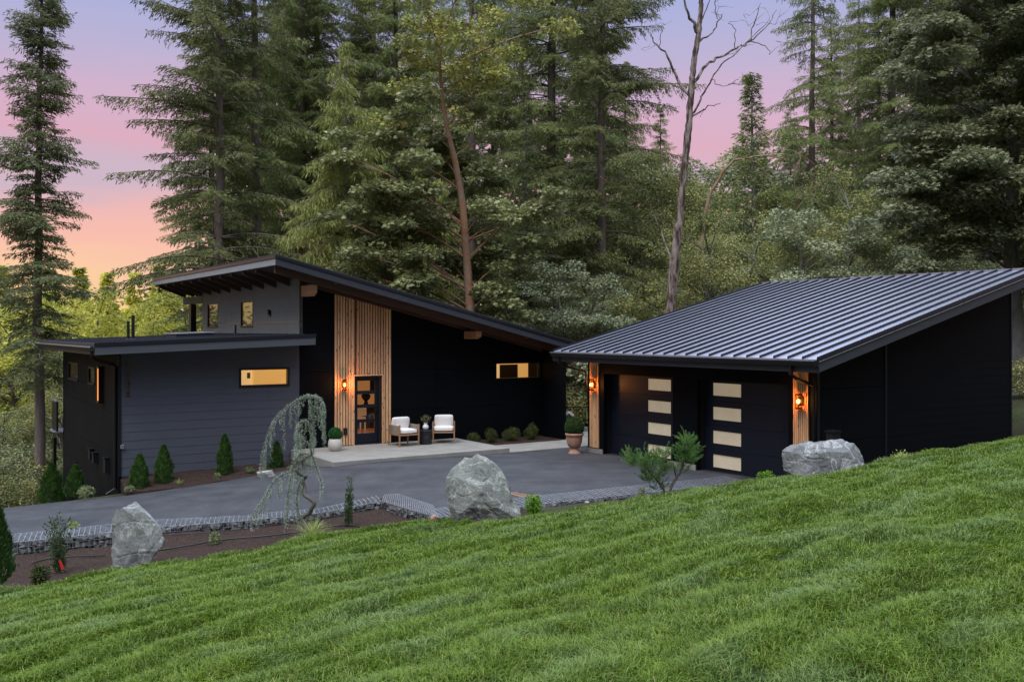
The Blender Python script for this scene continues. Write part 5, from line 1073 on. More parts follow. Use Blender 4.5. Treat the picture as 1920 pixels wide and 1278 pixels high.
# drip hoses
def hose(label, pts, r=.016):
    P = smooth_path([Vector((q.x, q.y, bz(q.x, q.y)+.035)) for q in pts], 8); o = Vector(P[0]); b = MB(); b.tube([p-o for p in P], r, 7); h = b.build('hose', 'hose', None, smooth=True, loc=o); tag(h, label, 'hose'); return h
def bq(px, py):   # photo point on the mulch surface
    r = ray(px, py); k = 16.0
    for i in range(60):
        z = bz(r.x*k, k); k2 = (z-CZ)/r.z; k = .5*k+.5*k2
    return Vector((r.x*k, k, 0))
hose('black drip hose running through the mulch from the tall boulder to the cedar', [bq(*p) for p in ((296, 1034), (350, 1026), (420, 1014), (500, 1007), (560, 1000), (640, 987), (700, 993), (760, 988))])
hose('thin black drip hose along the foot of the gabion', [bq(*p) for p in ((100, 1050), (150, 1018), (200, 1014), (300, 1006), (420, 998), (520, 985), (640, 968), (712, 952), (760, 965), (800, 977))], .010)
hose('grey hose end bent back in the left of the mulch bed', [bq(*p) for p in ((62, 1058), (90, 1050), (130, 1046), (170, 1045), (197, 1043))], .014)
# storm drain in the asphalt
q = at(985, 926.5, 21.9+.7); q.z = float(drive_h(np.array([q.x]), np.array([q.y]))[0]); q = Vector((at_z(984, 926, q.z).x, at_z(984, 926, q.z).y, q.z))
dg = thing('drain_grate', 'rusty square drain grate set in the asphalt behind the big boulder', 'drain', (q.x, q.y, q.z+.004), ANG)
b = MB(); b.box(-.33, .33, -.33, -.27, -.05, .012); b.box(-.33, .33, .27, .33, -.05, .012); b.box(-.33, -.27, -.27, .27, -.05, .012); b.box(.27, .33, -.27, .27, -.05, .012); b.build('frame', 'copper', dg)
b = MB()
for i in range(7): b.box(-.27+.0775*i+.012, -.27+.0775*i+.055, -.269, .269, -.04, .008)
b.build('grate', 'copper', dg)
# pale chips scattered in the mulch
V = []; rs = np.random.RandomState(8); b = MB()
for i in range(260):
    a = rs.rand(); px = 30+rs.rand()*760; py = 1000+rs.rand()*90-px*.06; q = bq(px, py)
    if not inside(bed_poly, np.array([q.x]), np.array([q.y]))[0]: continue
    z = bz(q.x, q.y)+.012; r = rs.uniform(.006, .02); t = rs.rand()*3; c, s_ = math.cos(t), math.sin(t)
    b.add([(q.x+c*r*1.6, q.y+s_*r*1.6, z), (q.x-s_*r*.6, q.y+c*r*.6, z+.008), (q.x-c*r*1.6, q.y-s_*r*1.6, z), (q.x+s_*r*.6, q.y-c*r*.6, z+.008), (q.x, q.y, z+.010)], [(0, 1, 4), (1, 2, 4), (2, 3, 4), (3, 0, 4), (3, 2, 1, 0)])
tag(b.build('wood_chips', 'chip'), 'pale wood chips scattered over the mulch', 'wood chips', kind='stuff')

# ================================================================== lawn blades
def grass():
    rs = np.random.RandomState(1); X = []; Y = []
    LP = [(26, 23.4)]+lawn_edge[::-1]+[(-14, 15.6), (-26, 12), (-26, -10), (26, -10)]
    for d0, d1, dens in ((3.6, 6.5, 7800), (6.5, 9, 6000), (9, 12, 4000), (12, 16, 2900), (16, 24, 2200)):
        w = d1*.545+1.2; n = int(2*w*(d1-d0)*dens); x = (rs.rand(n)*2-1)*w; y = d0+(d1-d0)*rs.rand(n); k = np.abs(x) < y*.545+1.2; x = x[k]; y = y[k]; k = inside(LP, x, y); X.append(x[k]); Y.append(y[k])
    X = np.concatenate(X); Y = np.concatenate(Y); n = len(X); Z = lawn_h(X, Y)
    a, c, rg, amp = sod(X, Y)
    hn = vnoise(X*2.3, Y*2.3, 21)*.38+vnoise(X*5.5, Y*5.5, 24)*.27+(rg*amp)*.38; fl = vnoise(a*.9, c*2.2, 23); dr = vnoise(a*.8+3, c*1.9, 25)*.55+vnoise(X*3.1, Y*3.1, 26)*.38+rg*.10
    keep = rs.rand(n) < .42+.85*hn; X, Y, Z, hn, fl, rg, dr = X[keep], Y[keep], Z[keep], hn[keep], fl[keep], rg[keep], dr[keep]; n = len(X)
    Dn = np.hypot(X, Y); Hh = (.030+.105*hn)*(.55+.8*rs.rand(n))*(1+.008*Dn); Wd = .0028+.00040*Dn
    th = rs.rand(n)*6.283; lean = .4+.85*rs.rand(n); comb = np.stack([np.cos(th)+.9*(fl-.35), np.sin(th)-.9*fl], 1); comb /= np.linalg.norm(comb, axis=1, keepdims=True); dx, dy = comb[:, 0], comb[:, 1]; sx, sy = -dy, dx
    tw = rs.rand(n)*1.2-.6; sx2 = sx*np.cos(tw)-sy*np.sin(tw); sy2 = sx*np.sin(tw)+sy*np.cos(tw)
    B0 = np.stack([X, Y, Z-.005], 1); S = np.stack([sx2, sy2, np.zeros(n)], 1)*Wd[:, None]
    M = B0+np.stack([dx*Hh*lean*.30, dy*Hh*lean*.30, Hh*.62], 1); T = B0+np.stack([dx*Hh*lean*.95, dy*Hh*lean*.95, Hh*(1.05-.35*lean)], 1)
    V = np.stack([B0-S*.6, B0+S*.6, M+S*.55, M-S*.55, T], 1).reshape(-1, 3)
    me = bpy.data.meshes.new('lawn'); me.vertices.add(n*5); me.vertices.foreach_set('co', V.ravel().astype(np.float32))
    k = np.arange(n, dtype=np.int32)[:, None]*5; li = np.concatenate([k+0, k+1, k+2, k+3, k+3, k+2, k+4], 1).ravel(); me.loops.add(n*7); me.loops.foreach_set('vertex_index', li)
    ls = np.stack([np.arange(n)*7, np.arange(n)*7+4], 1).ravel().astype(np.int32); me.polygons.add(n*2); me.polygons.foreach_set('loop_start', ls); me.polygons.foreach_set('loop_total', np.tile(np.array([4, 3], np.int32), n))
    me.update(calc_edges=True)
    at_ = me.attributes.new('drift_highlight', 'FLOAT', 'POINT'); at_.data.foreach_set('value', np.repeat(dr, 5).astype(np.float32)); a2_ = me.attributes.new('length', 'FLOAT', 'POINT'); a2_.data.foreach_set('value', np.repeat(hn, 5).astype(np.float32))
    # colour by where the blade grows: fresh green, blue grey fescue drifts with highlights painted on sod crests, yellow thatch
    m = bpy.data.materials.new('grass_blade'); m.use_nodes = True; t = m.node_tree; nn = t.nodes; l = t.links; bs = nn['Principled BSDF']; bs.inputs['Roughness'].default_value = .5; bs.inputs['Specular IOR Level'].default_value = .35
    tcn = nn.new('ShaderNodeTexCoord'); mpn = nn.new('ShaderNodeMapping'); mpn.vector_type = 'TEXTURE'; mpn.inputs['Rotation'].default_value = (0, 0, ANG); mpn.inputs['Scale'].default_value = (2.6, .75, 100); l.new(tcn.outputs['Object'], mpn.inputs[0])
    n1 = nn.new('ShaderNodeTexNoise'); n1.inputs['Scale'].default_value = 1.0; n1.inputs['Detail'].default_value = 5; n1.inputs['Roughness'].default_value = .6; l.new(mpn.outputs[0], n1.inputs[0])
    n2 = nn.new('ShaderNodeTexNoise'); n2.inputs['Scale'].default_value = 3.4; n2.inputs['Detail'].default_value = 4; l.new(tcn.outputs['Object'], n2.inputs[0])
    gi = nn.new('ShaderNodeNewGeometry')
    def mrr(s, a0, a1, b0, b1): r_ = nn.new('ShaderNodeMapRange'); l.new(s, r_.inputs[0]); r_.inputs[1].default_value = a0; r_.inputs[2].default_value = a1; r_.inputs[3].default_value = b0; r_.inputs[4].default_value = b1; return r_.outputs[0]
    def mix(f, A, B):
        x = nn.new('ShaderNodeMix'); x.data_type = 'RGBA'; l.new(f, x.inputs[0])
        for i, q in ((6, A), (7, B)):
            if isinstance(q, tuple): x.inputs[i].default_value = (*q, 1)
            else: l.new(q, x.inputs[i])
        return x.outputs[2]
    fa = nn.new('ShaderNodeAttribute'); fa.attribute_name = 'drift_highlight'; fb_ = nn.new('ShaderNodeAttribute'); fb_.attribute_name = 'length'
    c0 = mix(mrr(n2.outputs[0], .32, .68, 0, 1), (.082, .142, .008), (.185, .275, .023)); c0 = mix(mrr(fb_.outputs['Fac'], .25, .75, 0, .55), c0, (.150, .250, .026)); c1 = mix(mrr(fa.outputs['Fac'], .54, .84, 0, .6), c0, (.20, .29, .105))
    c2 = mix(mrr(gi.outputs['Random Per Island'], .93, .96, 0, .7), c1, (.26, .24, .10))
    hs = nn.new('ShaderNodeHueSaturation'); l.new(c2, hs.inputs['Color']); l.new(mrr(gi.outputs['Random Per Island'], 0, 1, .65, 1.35), hs.inputs['Value']); l.new(hs.outputs[0], bs.inputs['Base Color'])
    tr = nn.new('ShaderNodeBsdfTranslucent'); l.new(hs.outputs[0], tr.inputs[0]); ms = nn.new('ShaderNodeMixShader'); ms.inputs[0].default_value = .3; l.new(bs.outputs[0], ms.inputs[1]); l.new(tr.outputs[0], ms.inputs[2]); l.new(ms.outputs[0], nn['Material Output'].inputs[0])
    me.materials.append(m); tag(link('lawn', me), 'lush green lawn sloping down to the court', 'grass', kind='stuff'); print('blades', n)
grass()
# ================================================================== trees
def limb_tubes(name, segs, m, parent_none=None):
    """segs: list of (points Nx3, radii); open tapered tubes, 5 sided."""
    V = []; Fc = []
    for pts, rad, n in segs:
        pts = np.asarray(pts, float); k0 = len(V); m_ = len(pts); T = np.gradient(pts, axis=0); T /= np.maximum(np.linalg.norm(T, axis=1, keepdims=True), 1e-9)
        a = np.array([1., .13, .2]) if abs(T[0][0]) < .8 else np.array([0, 0, 1.])
        for i in range(m_):
            e = np.cross(T[i], a); e /= max(np.linalg.norm(e), 1e-9); g = np.cross(T[i], e)
            for k in range(n): th = 2*math.pi*k/n; V.append(tuple(pts[i]+(e*math.cos(th)+g*math.sin(th))*rad[i]))
        Fc += [(k0+i*n+k, k0+i*n+(k+1) % n, k0+(i+1)*n+(k+1) % n, k0+(i+1)*n+k) for i in range(m_-1) for k in range(n)]
    me = bpy.data.meshes.new(name); me.from_pydata(V, [], Fc); me.materials.append(MATS[m])
    for p in me.polygons: p.use_smooth = True
    return me
def conifer(seed, H, z0f, Lmax, leaf, bark, tr_r=None, droop=.35, up=.25, hang=.25, prof='fir', step=.42, per=4, sp=.13, cl=.20, cw=.038, dens=3.2, gaps=.0, bare=(0, 0), lean=0.0):
    rs = np.random.RandomState(seed); tr_r = tr_r or H*.0095; segs = []; C = []; D = []; Nn = []; L_ = []
    zt = np.linspace(0, H, 14); bx = np.cumsum(rs.normal(0, .03, 14)); trunk = np.stack([bx+lean*zt/H, np.cumsum(rs.normal(0, .03, 14)), zt], 1); trunk[0, 2] = -1.5
    segs.append((trunk, tr_r*(1-zt/H)**.8+.015, 10)); z = H*z0f
    def tx(z): return np.array([np.interp(z, zt, trunk[:, 0]), np.interp(z, zt, trunk[:, 1]), z])
    while z < H*.995:
        f = (z-H*z0f)/(H*(1-z0f)); z += step*rs.uniform(.6, 1.4)*(1-.45*f)
        if prof == 'fir': Lp = (1-f)**.62*(.75+.25*min(f/.08, 1))
        elif prof == 'cone': Lp = (1-f)**.95
        elif prof == 'old': Lp = (1-f)**.45*(.55+.45*math.sin(f*23+seed)**2)
        else: Lp = math.sin(min(1, (1-f)*1.25)*math.pi/2)*(.7+.3*min(f/.15, 1))
        for b_ in range(per):
            if rs.rand() < gaps: continue
            Lb = max(.14, Lmax*Lp*(rs.uniform(.5, 1.15) if rs.rand() < .85 else rs.uniform(1.15, 1.4))); az = rs.rand()*6.283; h = np.array([math.cos(az), math.sin(az), 0]); lat = np.array([-h[1], h[0], 0]); n = max(4, int(Lb/sp)); a = (np.arange(n)+.5)/n
            upb = up*(1.2*f+.3)+rs.uniform(-.12, .12); zz = Lb*(upb*a-droop*(1-.6*f)*a**2+.18*droop*a**4); wav = Lb*.05*np.sin(a*4+rs.rand()*6)
            P = tx(z)+h*Lb*a[:, None]+lat*wav[:, None]+np.stack([0*a, 0*a, zz], 1); tip = P[-1]
            pp = np.concatenate([tx(z)[None], P[::3], tip[None]]); segs.append((pp, np.linspace(.012*Lb+.01, .004, len(pp)), 3))
            bare_in = (.12+.22*(1-f)) if bare[1] == 0 else bare[1]
            for i in range(n):
                if a[i] < bare_in and rs.rand() > .25: continue
                ll = min(1.15, (.22+.34*Lb*(1-a[i])**.7*min(1, a[i]*3)))*rs.uniform(.6, 1.1)
                for sgn in (-1, 1):
                    ang = math.radians(rs.uniform(48, 72)); d = h*math.cos(ang)+lat*sgn*math.sin(ang)+np.array([0, 0, -hang*rs.uniform(.3, 1.6)]); d /= np.linalg.norm(d); m = max(2, int(ll/(.12)*dens)); u = (np.arange(m)+rs.rand(m)*.6)/m
                    q = P[i]+d*ll*u[:, None]+np.array([0, 0, -hang*.35*ll])*(u**2)[:, None]+rs.normal(0, .035, (m, 3)); C.append(q); dd = d+rnd_dirs(rs, m)*.55+np.array([0, 0, -hang*.6]); D.append(dd); Nn.append(np.tile([0, 0, 1.], (m, 1))*.5+rnd_dirs(rs, m)*1.0); L_.append(cl*rs.uniform(.6, 1.25, m))
    C = np.concatenate(C); D = np.concatenate(D); Nn = np.concatenate(Nn); L_ = np.concatenate(L_)
    return limb_tubes('trunk', segs, bark), cards_mesh('crown', C, D, Nn, L_, cw*(L_/cl), leaf)
def make_tree(name, meshes, label, cat, p, rz=0, sc=1.0, group=None):
    t = thing(name, label, cat, p, rz, group, (sc, sc, sc)); link('trunk', meshes[0], t); link('crown', meshes[1], t); return t
def broad(seed, H, clumps, leaf, bark, trunk=None, tr_r=.2, n_leaf=150, ll=.18, lw=.2, shape='maple', flat=.35, rlump=(.6, 1.1), flatn=.7, leaf2=None, droopn=.1, limbf=1.0, lr=.009):
    """clumps: array of centres; each gets a limb from the trunk and a flattened cloud of leaves."""
    rs = np.random.RandomState(seed); trunk = trunk if trunk is not None else np.array([[0, 0, -1.0], [.1, 0, H*.3], [-.1, .1, H*.6], [.1, 0, H*.9]]); zt = trunk[:, 2]
    k = len(trunk); tt = np.linspace(0, 1, k*4); fine = np.stack([np.interp(tt, np.linspace(0, 1, k), trunk[:, j]) for j in range(3)], 1); segs = [(fine, tr_r*(1-.8*tt)+.01, 9)]; C = []; D = []; Nn = []
    for c in clumps:
        zb = max(trunk[0, 2]+.5, min(c[2]-rs.uniform(.25, .6)*np.hypot(c[0]-np.interp(c[2], zt, trunk[:, 0]), c[1])-.3, zt[-1])); b0 = np.array([np.interp(zb, zt, trunk[:, 0]), np.interp(zb, zt, trunk[:, 1]), zb]); m_ = (b0+c)/2+rs.normal(0, .15, 3)+np.array([0, 0, .12*np.linalg.norm(c-b0)])
        u = np.linspace(0, 1, 7)[:, None]; pth = (1-u)**2*b0+2*u*(1-u)*m_+u**2*c; Lc = np.linalg.norm(c-b0); 
        if rs.rand() < limbf: segs.append((pth, np.linspace(min(tr_r*.5, lr*Lc+.015), .008, 7), 4))
        r = rs.uniform(*rlump); n = int(n_leaf*r*r); d = rnd_dirs(rs, n); rad = rs.rand(n)**.45; q = d*rad[:, None]*np.array([r, r, r*flat])+c; q[:, 2] -= .18*((q[:, 0]-c[0])**2+(q[:, 1]-c[1])**2)/r
        o = d*np.array([1, 1, .2])+rnd_dirs(rs, n)*.6+np.array([0, 0, -droopn]); C.append(q); D.append(o); Nn.append(np.tile([0, 0, 1.0], (n, 1))*flatn+rnd_dirs(rs, n)*.6+d*.25)
        for j in range(3): e = c+rnd_dirs(rs, 1)[0]*np.array([r, r, r*flat])*.8; segs.append((np.stack([pth[4], (pth[5]+e)/2, e]), [.012, .008, .004], 3))
    C = np.concatenate(C); n = len(C); s = rs.uniform(.6, 1.2, n)
    return limb_tubes('trunk', segs, bark), cards_mesh('crown', C, np.concatenate(D), np.concatenate(Nn), ll*s, lw*s, leaf, shape)
def crown_pts(seed, n, rx, rz_, cz, ymul=1.0, shell=.35, minz=-9, asym=0):
    rs = np.random.RandomState(seed); out = []
    while len(out) < n:
        d = rnd_dirs(rs, 1)[0]; r = rs.uniform(shell, 1)**.6; p = d*r*np.array([rx, rx*ymul, rz_])+np.array([asym, 0, cz])
        if p[2] > minz: out.append(p)
    return out
print('building trees')
M = {}
M['fir_a'] = conifer(1, 30, .20, 4.9, 'fir_dark', 'bark_fir', droop=.5, up=.42, hang=.4, prof='old', step=.46, per=4, gaps=.05)
M['fir_b'] = conifer(2, 34, .12, 4.4, 'fir_green', 'bark', droop=.50, up=.22, hang=.5, prof='fir', step=.55, per=4)
M['fir_c'] = conifer(3, 26, .10, 3.6, 'fir_blue', 'bark', droop=.38, up=.3, hang=.3, prof='cone', step=.48, per=4)
M['fir_d'] = conifer(7, 32, .30, 3.8, 'fir_green', 'bark_fir', droop=.55, up=.15, hang=.55, prof='old', step=.6, per=4, gaps=.15)
M['cedar'] = conifer(4, 19, .06, 3.5, 'cedar_leaf', 'bark_pale', tr_r=.17, droop=.75, up=.12, hang=.95, prof='dome', step=.42, per=5, bare=(0, .32), cl=.26, cw=.036, dens=2.9)
M['small_fir'] = conifer(5, 12, .12, 1.9, 'fir_green', 'bark_pale', droop=.15, up=.45, hang=.2, prof='cone', step=.36, per=4)
M['left_fir'] = conifer(6, 21.5, .20, 1.95, 'fir_blue', 'bark_fir', tr_r=.19, droop=.36, up=.24, hang=.3, prof='old', step=.22, per=5, cl=.17, cw=.036, dens=4.0)
M['alder'] = broad(11, 9, crown_pts(1, 70, 3.2, 4.4, 5.6), 'alder_leaf', 'bark_pale', tr_r=.14, n_leaf=560, ll=.09, lw=.075, shape='oval', flat=.5, rlump=(.6, 1.15), flatn=.4)
M['alder_b'] = broad(12, 7, crown_pts(2, 55, 3.0, 3.4, 4.0), 'under_leaf', 'bark', tr_r=.12, n_leaf=560, ll=.09, lw=.075, shape='oval', flat=.55, rlump=(.55, 1.05), flatn=.4)
M['sun_tree'] = broad(13, 12, crown_pts(3, 75, 3.4, 6.2, 6.5), 'backlit_leaf', 'bark', tr_r=.18, n_leaf=260, ll=.17, lw=.13, shape='oval', flat=.55, rlump=(.7, 1.3), flatn=.4)
M['sun_fir'] = conifer(8, 17, .03, 3.4, 'backlit_leaf', 'bark', droop=.3, up=.3, hang=.3, prof='cone', step=.5, per=4, cl=.34, cw=.10)
M['brush'] = broad(14, 2.4, crown_pts(4, 30, 1.7, 1.3, 1.2, minz=.1), 'under_leaf', 'twig', tr_r=.05, n_leaf=330, ll=.10, lw=.08, shape='oval', flat=.6, rlump=(.4, .8), flatn=.4)
M['brush_b'] = broad(15, 2.2, crown_pts(5, 30, 1.8, 1.1, 1.0, minz=.1), 'alder_leaf', 'twig', tr_r=.05, n_leaf=300, ll=.11, lw=.09, shape='oval', flat=.6, rlump=(.4, .8), flatn=.4)
M['alder_c'] = broad(16, 8, crown_pts(6, 60, 2.7, 3.9, 4.6), 'grey_leaf', 'bark_pale', tr_r=.12, n_leaf=500, ll=.115, lw=.12, shape='maple', flat=.35, rlump=(.5, 1.0), flatn=.8)
M['brush_c'] = broad(17, 2.4, crown_pts(7, 30, 1.6, 1.3, 1.2, minz=.1), 'grey_leaf', 'twig', tr_r=.04, n_leaf=280, ll=.13, lw=.12, shape='oval', flat=.5, rlump=(.4, .8), flatn=.5)
M['rust_tree'] = broad(18, 9, crown_pts(8, 60, 2.8, 4.0, 5.2), 'rust_leaf', 'bark', tr_r=.13, n_leaf=260, ll=.17, lw=.17, shape='maple', flat=.35, rlump=(.5, 1.0), flatn=.7)
LMK = [(-60, 'the left edge'), (74, 'the tall slender fir'), (190, 'the wing roof corner'), (300, 'the steep roof end'), (412, 'the huge dark fir'), (515, 'the steep roof peak'), (652, 'the drooping cedar'), (760, 'the cedar slats'), (870, 'the mossy maple trunk'), (1030, 'the right end of the house roof'), (1128, 'the drooping dark fir'), (1275, 'the dead snag'), (1408, 'the thin pointed fir'), (1523, 'the tall open fir'), (1668, 'the great maple left side'), (1800, 'the middle of the great maple'), (1905, 'the great maple trunk'), (2050, 'the right edge of the view')]
USED = {}
def where(head, px, D):
    """a label of its own: kind and look, then the nearest landmark"""
    x, nm = min(LMK, key=lambda q: abs(q[0]-px)); side_ = 'behind' if abs(px-x) < 16 else ('left of' if px < x else 'right of'); k = f'{head} {side_} {nm}'
    n = USED.get(k, 0); USED[k] = n+1
    return k if n == 0 else k+[', farther', ', third', ', fourth'][n-1]
def tr(name, key, label, px, D, sc=1.0, rz=0, cat='tree', group=None, z=None, dz=0):
    x = (px-CX)/F*D; zz = gh(x, D) if z is None else z; return make_tree(name, M[key], label, cat, (x, D, zz+dz), rz, sc, group)
# the tall fir at the far left
tr('fir_tree', 'left_fir', 'tall slender dark fir at the far left with a long bare lower trunk', 74, 36.5, 1.05, .3)
# firs behind the wing (left of centre)
tr('fir_tree', 'fir_a', 'huge dark fir with long sweeping left branches behind the steep roof', 412, 47, 1.12, 1.2)
tr('fir_tree', 'fir_d', 'old fir standing just right of the huge dark fir behind the roof peak', 478, 50, 1.15, 2.2)
tr('fir_tree', 'fir_b', 'dark green fir rising behind the drooping cedar', 565, 55, 1.0, 4.0)
tr('fir_tree', 'small_fir', 'small dark hemlock at the left foot of the big firs', 345, 43, .62, 1)
tr('cedar_tree', 'cedar', 'yellow green drooping cedar with a pale bare stem above the house roof', 652, 41, .96, .4)
tr('fir_tree', 'fir_b', 'broad dark fir filling the gap behind the mossy maple', 745, 56, 1.02, 5.1)
tr('fir_tree', 'fir_d', 'tall fir with a pale trunk right behind the mossy maple', 884, 51, 1.05, .6)
tr('fir_tree', 'fir_b', 'tall green fir centred behind the right end of the house roof', 1030, 50, 1.05, 2.7)
tr('fir_tree', 'fir_a', 'dark fir left of the dead snag with drooping right branches', 1128, 47, 1.0, 3.9)
tr('fir_tree', 'fir_c', 'bluish fir low between the maple and the tall firs', 985, 44, .62, 1.0)
tr('cedar_tree', 'cedar', 'green cedar reaching down behind the middle of the house roof', 800, 46, .8, 2.0)
tr('fir_tree', 'small_fir', 'thin pointed fir against the pink sky right of the snag', 1408, 55, 1.62, 0)
tr('fir_tree', 'fir_d', 'tall open fir with pale trunk left of the great maple', 1523, 55, .93, 4.4)
tr('fir_tree', 'fir_b', 'dense tall fir directly behind the left side of the great maple', 1668, 52, .98, 3.0)
tr('fir_tree', 'fir_c', 'dark fir high behind the great maple at the right', 1790, 50, 1.2, 1.0)
tr('fir_tree', 'fir_a', 'dark fir at the right edge of the view behind the great maple', 1900, 54, .95, 5.5)
# mossy maple
hm = thing('maple_tree', 'leaning maple with an orange mossy trunk and tiered leaves above the house roof', 'tree', (at(882, 700, 38).x, 38, -1.0))
def mp_(px, py, dy=0): q = at(px, py, 38); return np.array([q.x-hm.location.x, dy, q.z-hm.location.z])
tk = np.array([mp_(886, 690), mp_(882, 590), mp_(874, 470, .2), mp_(866, 370, .1), mp_(853, 300), mp_(838, 240, .2), mp_(828, 170), mp_(822, 90)]); tk[0, 2] = -.5
rs = np.random.RandomState(77); cl = []
for (px, py, sx, sy, n) in ((690, 420, 40, 40, 9), (750, 400, 40, 35, 9), (700, 480, 40, 20, 8), (800, 470, 40, 50, 10), (760, 300, 50, 45, 12), (820, 250, 60, 40, 12), (920, 470, 40, 60, 10), (960, 400, 40, 50, 8), (930, 560, 40, 25, 6), (800, 560, 40, 20, 6), (900, 320, 50, 40, 8), (840, 400, 40, 60, 10), (740, 530, 40, 15, 5)):
    for i in range(n):
        ax_, ay_ = rs.normal(px, sx), rs.normal(py, sy); tx_ = np.interp(ay_, [240, 300, 370, 470, 590], [838, 853, 866, 874, 882]); cl.append(mp_(ax_, ay_, rs.uniform(.7, 2.6) if abs(ax_-tx_) < 48 and ay_ > 230 else rs.uniform(-2.2, 2.2)))
mm_ = broad(41, 10, cl, 'maple_leaf', 'bark_moss', trunk=tk, tr_r=.20, n_leaf=560, limbf=.3, ll=.17, lw=.19, rlump=(.5, .95), flat=.32, flatn=.9); link('trunk', mm_[0], hm); link('crown', mm_[1], hm)
cl = []
for (px, py, sx, sy, n) in ((850, 80, 80, 50, 11), (800, 130, 55, 40, 6), (900, 130, 55, 45, 6), (830, 190, 60, 30, 5), (950, 100, 50, 50, 5), (900, 20, 50, 25, 4)):
    for i in range(n): cl.append(mp_(rs.normal(px, sx), rs.normal(py, sy), rs.uniform(-2, 2)))
mm_ = broad(42, 10, cl, 'maple_gold', 'bark_moss', trunk=tk[4:], tr_r=.11, n_leaf=430, limbf=.35, ll=.14, lw=.15, rlump=(.45, .9), flat=.4, flatn=.7); link('limb', mm_[0], hm); link('golden_crown', mm_[1], hm)
# dead snag
sg = thing('dead_tree', 'bare dead snag with peeling bark and crooked limbs against the sky', 'tree', (at(1258, 600, 40).x, 40, -.6))
def sp_(px, py, dy=0): q = at(px, py, 40); return np.array([q.x-sg.location.x, dy, q.z-sg.location.z])
def crook(pts, k=5, j=.05, seed=1):
    r_ = np.random.RandomState(seed); P = smooth_path([Vector(p) for p in pts], k); return np.array([np.array(p)+r_.normal(0, j, 3) for p in P])
SN = [(1252, 660), (1261, 529), (1268, 460), (1275, 402), (1279, 360), (1281, 321), (1287, 280), (1291, 241), (1293, 205), (1296, 174), (1299, 135), (1304, 100), (1308, 75), (1311, 54), (1314, 25), (1315, 0), (1318, -60)]
def sn_c(y): return float(np.interp(y, [q[1] for q in SN[::-1]], [q[0] for q in SN[::-1]]))
tk_ = np.array([sp_(*q) for q in SN]); ft = np.linspace(0, 1, 70); kk = np.linspace(0, 1, len(SN)); rsn = np.random.RandomState(9)
fine_ = np.stack([np.interp(ft, kk, tk_[:, j]) for j in range(3)], 1)+rsn.normal(0, .012, (70, 3)); rad_ = np.interp(ft, [0, .08, .25, .45, .7, .9, 1], [.27, .20, .15, .145, .115, .10, .065])*rsn.uniform(.88, 1.12, 70)
S = [(fine_, rad_, 12)]
for i, (pts, r0) in enumerate(([[(0, 178, 0), (1272, 145, .3), (1255, 100, .5), (1230, 70, .6), (1224, 55, .6)], .075], [[(0, 64, 0), (1292, 38, -.3), (1276, 5, -.5), (1264, -40, -.6)], .085], [[(0, 162, 0), (1322, 124, .4), (1351, 100, .8), (1388, 80, .9), (1414, 66, 1.0), (1445, 38, 1.0), (1470, 5, 1.1)], .075], [[(0, 224, 0), (1312, 190, -.3), (1321, 167, -.4), (1345, 130, -.7), (1374, 107, -.8), (1421, 63, -1)], .05],
                                [[(0, 226, 0), (1318, 205, .3), (1335, 194, .35), (1355, 190, .4)], .045], [[(0, 80, 0), (1335, 58, .3), (1352, 32, .3), (1358, 20, .4)], .045], [[(0, 42, 0), (1325, 20, 0), (1335, -20, 0)], .035], [[(1420, 62, 1), (1430, 20, 1), (1438, -10, 1)], .03], [[(1414, 66, 1.0), (1440, 68, 1), (1458, 88, 1)], .025], [[(1352, 32, .3), (1345, 10, .3), (1342, -10, .3)], .025], [[(1388, 80, .9), (1385, 45, .8), (1375, 30, .8)], .02], [[(1240, 80, .55), (1245, 50, .6), (1238, 40, .5)], .018],
                                [[(1330, 155, -.5), (1350, 168, -.5), (1380, 155, -.6)], .018], [[(0, 500, 0), (1245, 440, .5), (1230, 400, .6), (1222, 380, .6)], .045])):
    if pts[0][0] == 0: pts[0] = (sn_c(pts[0][1]), pts[0][1], 0)
    P = crook([sp_(*p) for p in pts], 4, .035, i+50); S.append((P, np.linspace(r0, .012, len(P)), 6))
r_ = np.random.RandomState(4)
for i in range(70):
    q = S[1+i % (len(S)-1)][0]; s0 = q[r_.randint(len(q)//3, len(q))]; d = rnd_dirs(r_, 1)[0]*np.array([1, 1, 1])+np.array([.2, 0, .3]); S.append((np.array([s0, s0+d*.25, s0+d*.4+rnd_dirs(r_, 1)[0]*.2]), [.012, .008, .003], 3))
link('trunk', limb_tubes('trunk', S, 'bark_snag'), sg)
# the great maple at the right
gm = thing('maple_tree', 'great dark leafy maple filling the right side above the garage roof', 'tree', (at(1870, 700, 35).x, 35, 1.0))
def gp(px, py, dy=0): q = at(px, py, 35+dy); return np.array([q.x-gm.location.x, dy, q.z-gm.location.z])
rs = np.random.RandomState(6); cl = []
for i in range(330):
    px = rs.uniform(1650, 2150); py = rs.uniform(-160, 560); lim = 1665+max(0, (120-py))*.45+max(0, py-430)*.2+30*math.sin(py*.03)
    if px < lim: continue
    if py > 500 and px > 1700 and rs.rand() < .6: continue
    cl.append(gp(px, py, rs.uniform(-3.4, 2.8)))
tk = np.array([gp(1905, 745), gp(1903, 600), gp(1895, 450, .3), gp(1900, 300), gp(1915, 150, .4), gp(1920, 0)]); tk[0, 2] = -1.5
mm_ = broad(43, 12, cl, 'maple_blue', 'bark_pale', trunk=tk, tr_r=.34, n_leaf=900, limbf=.2, ll=.15, lw=.16, rlump=(.6, 1.15), flat=.30, flatn=.95); link('trunk', mm_[0], gm); link('crown', mm_[1], gm)
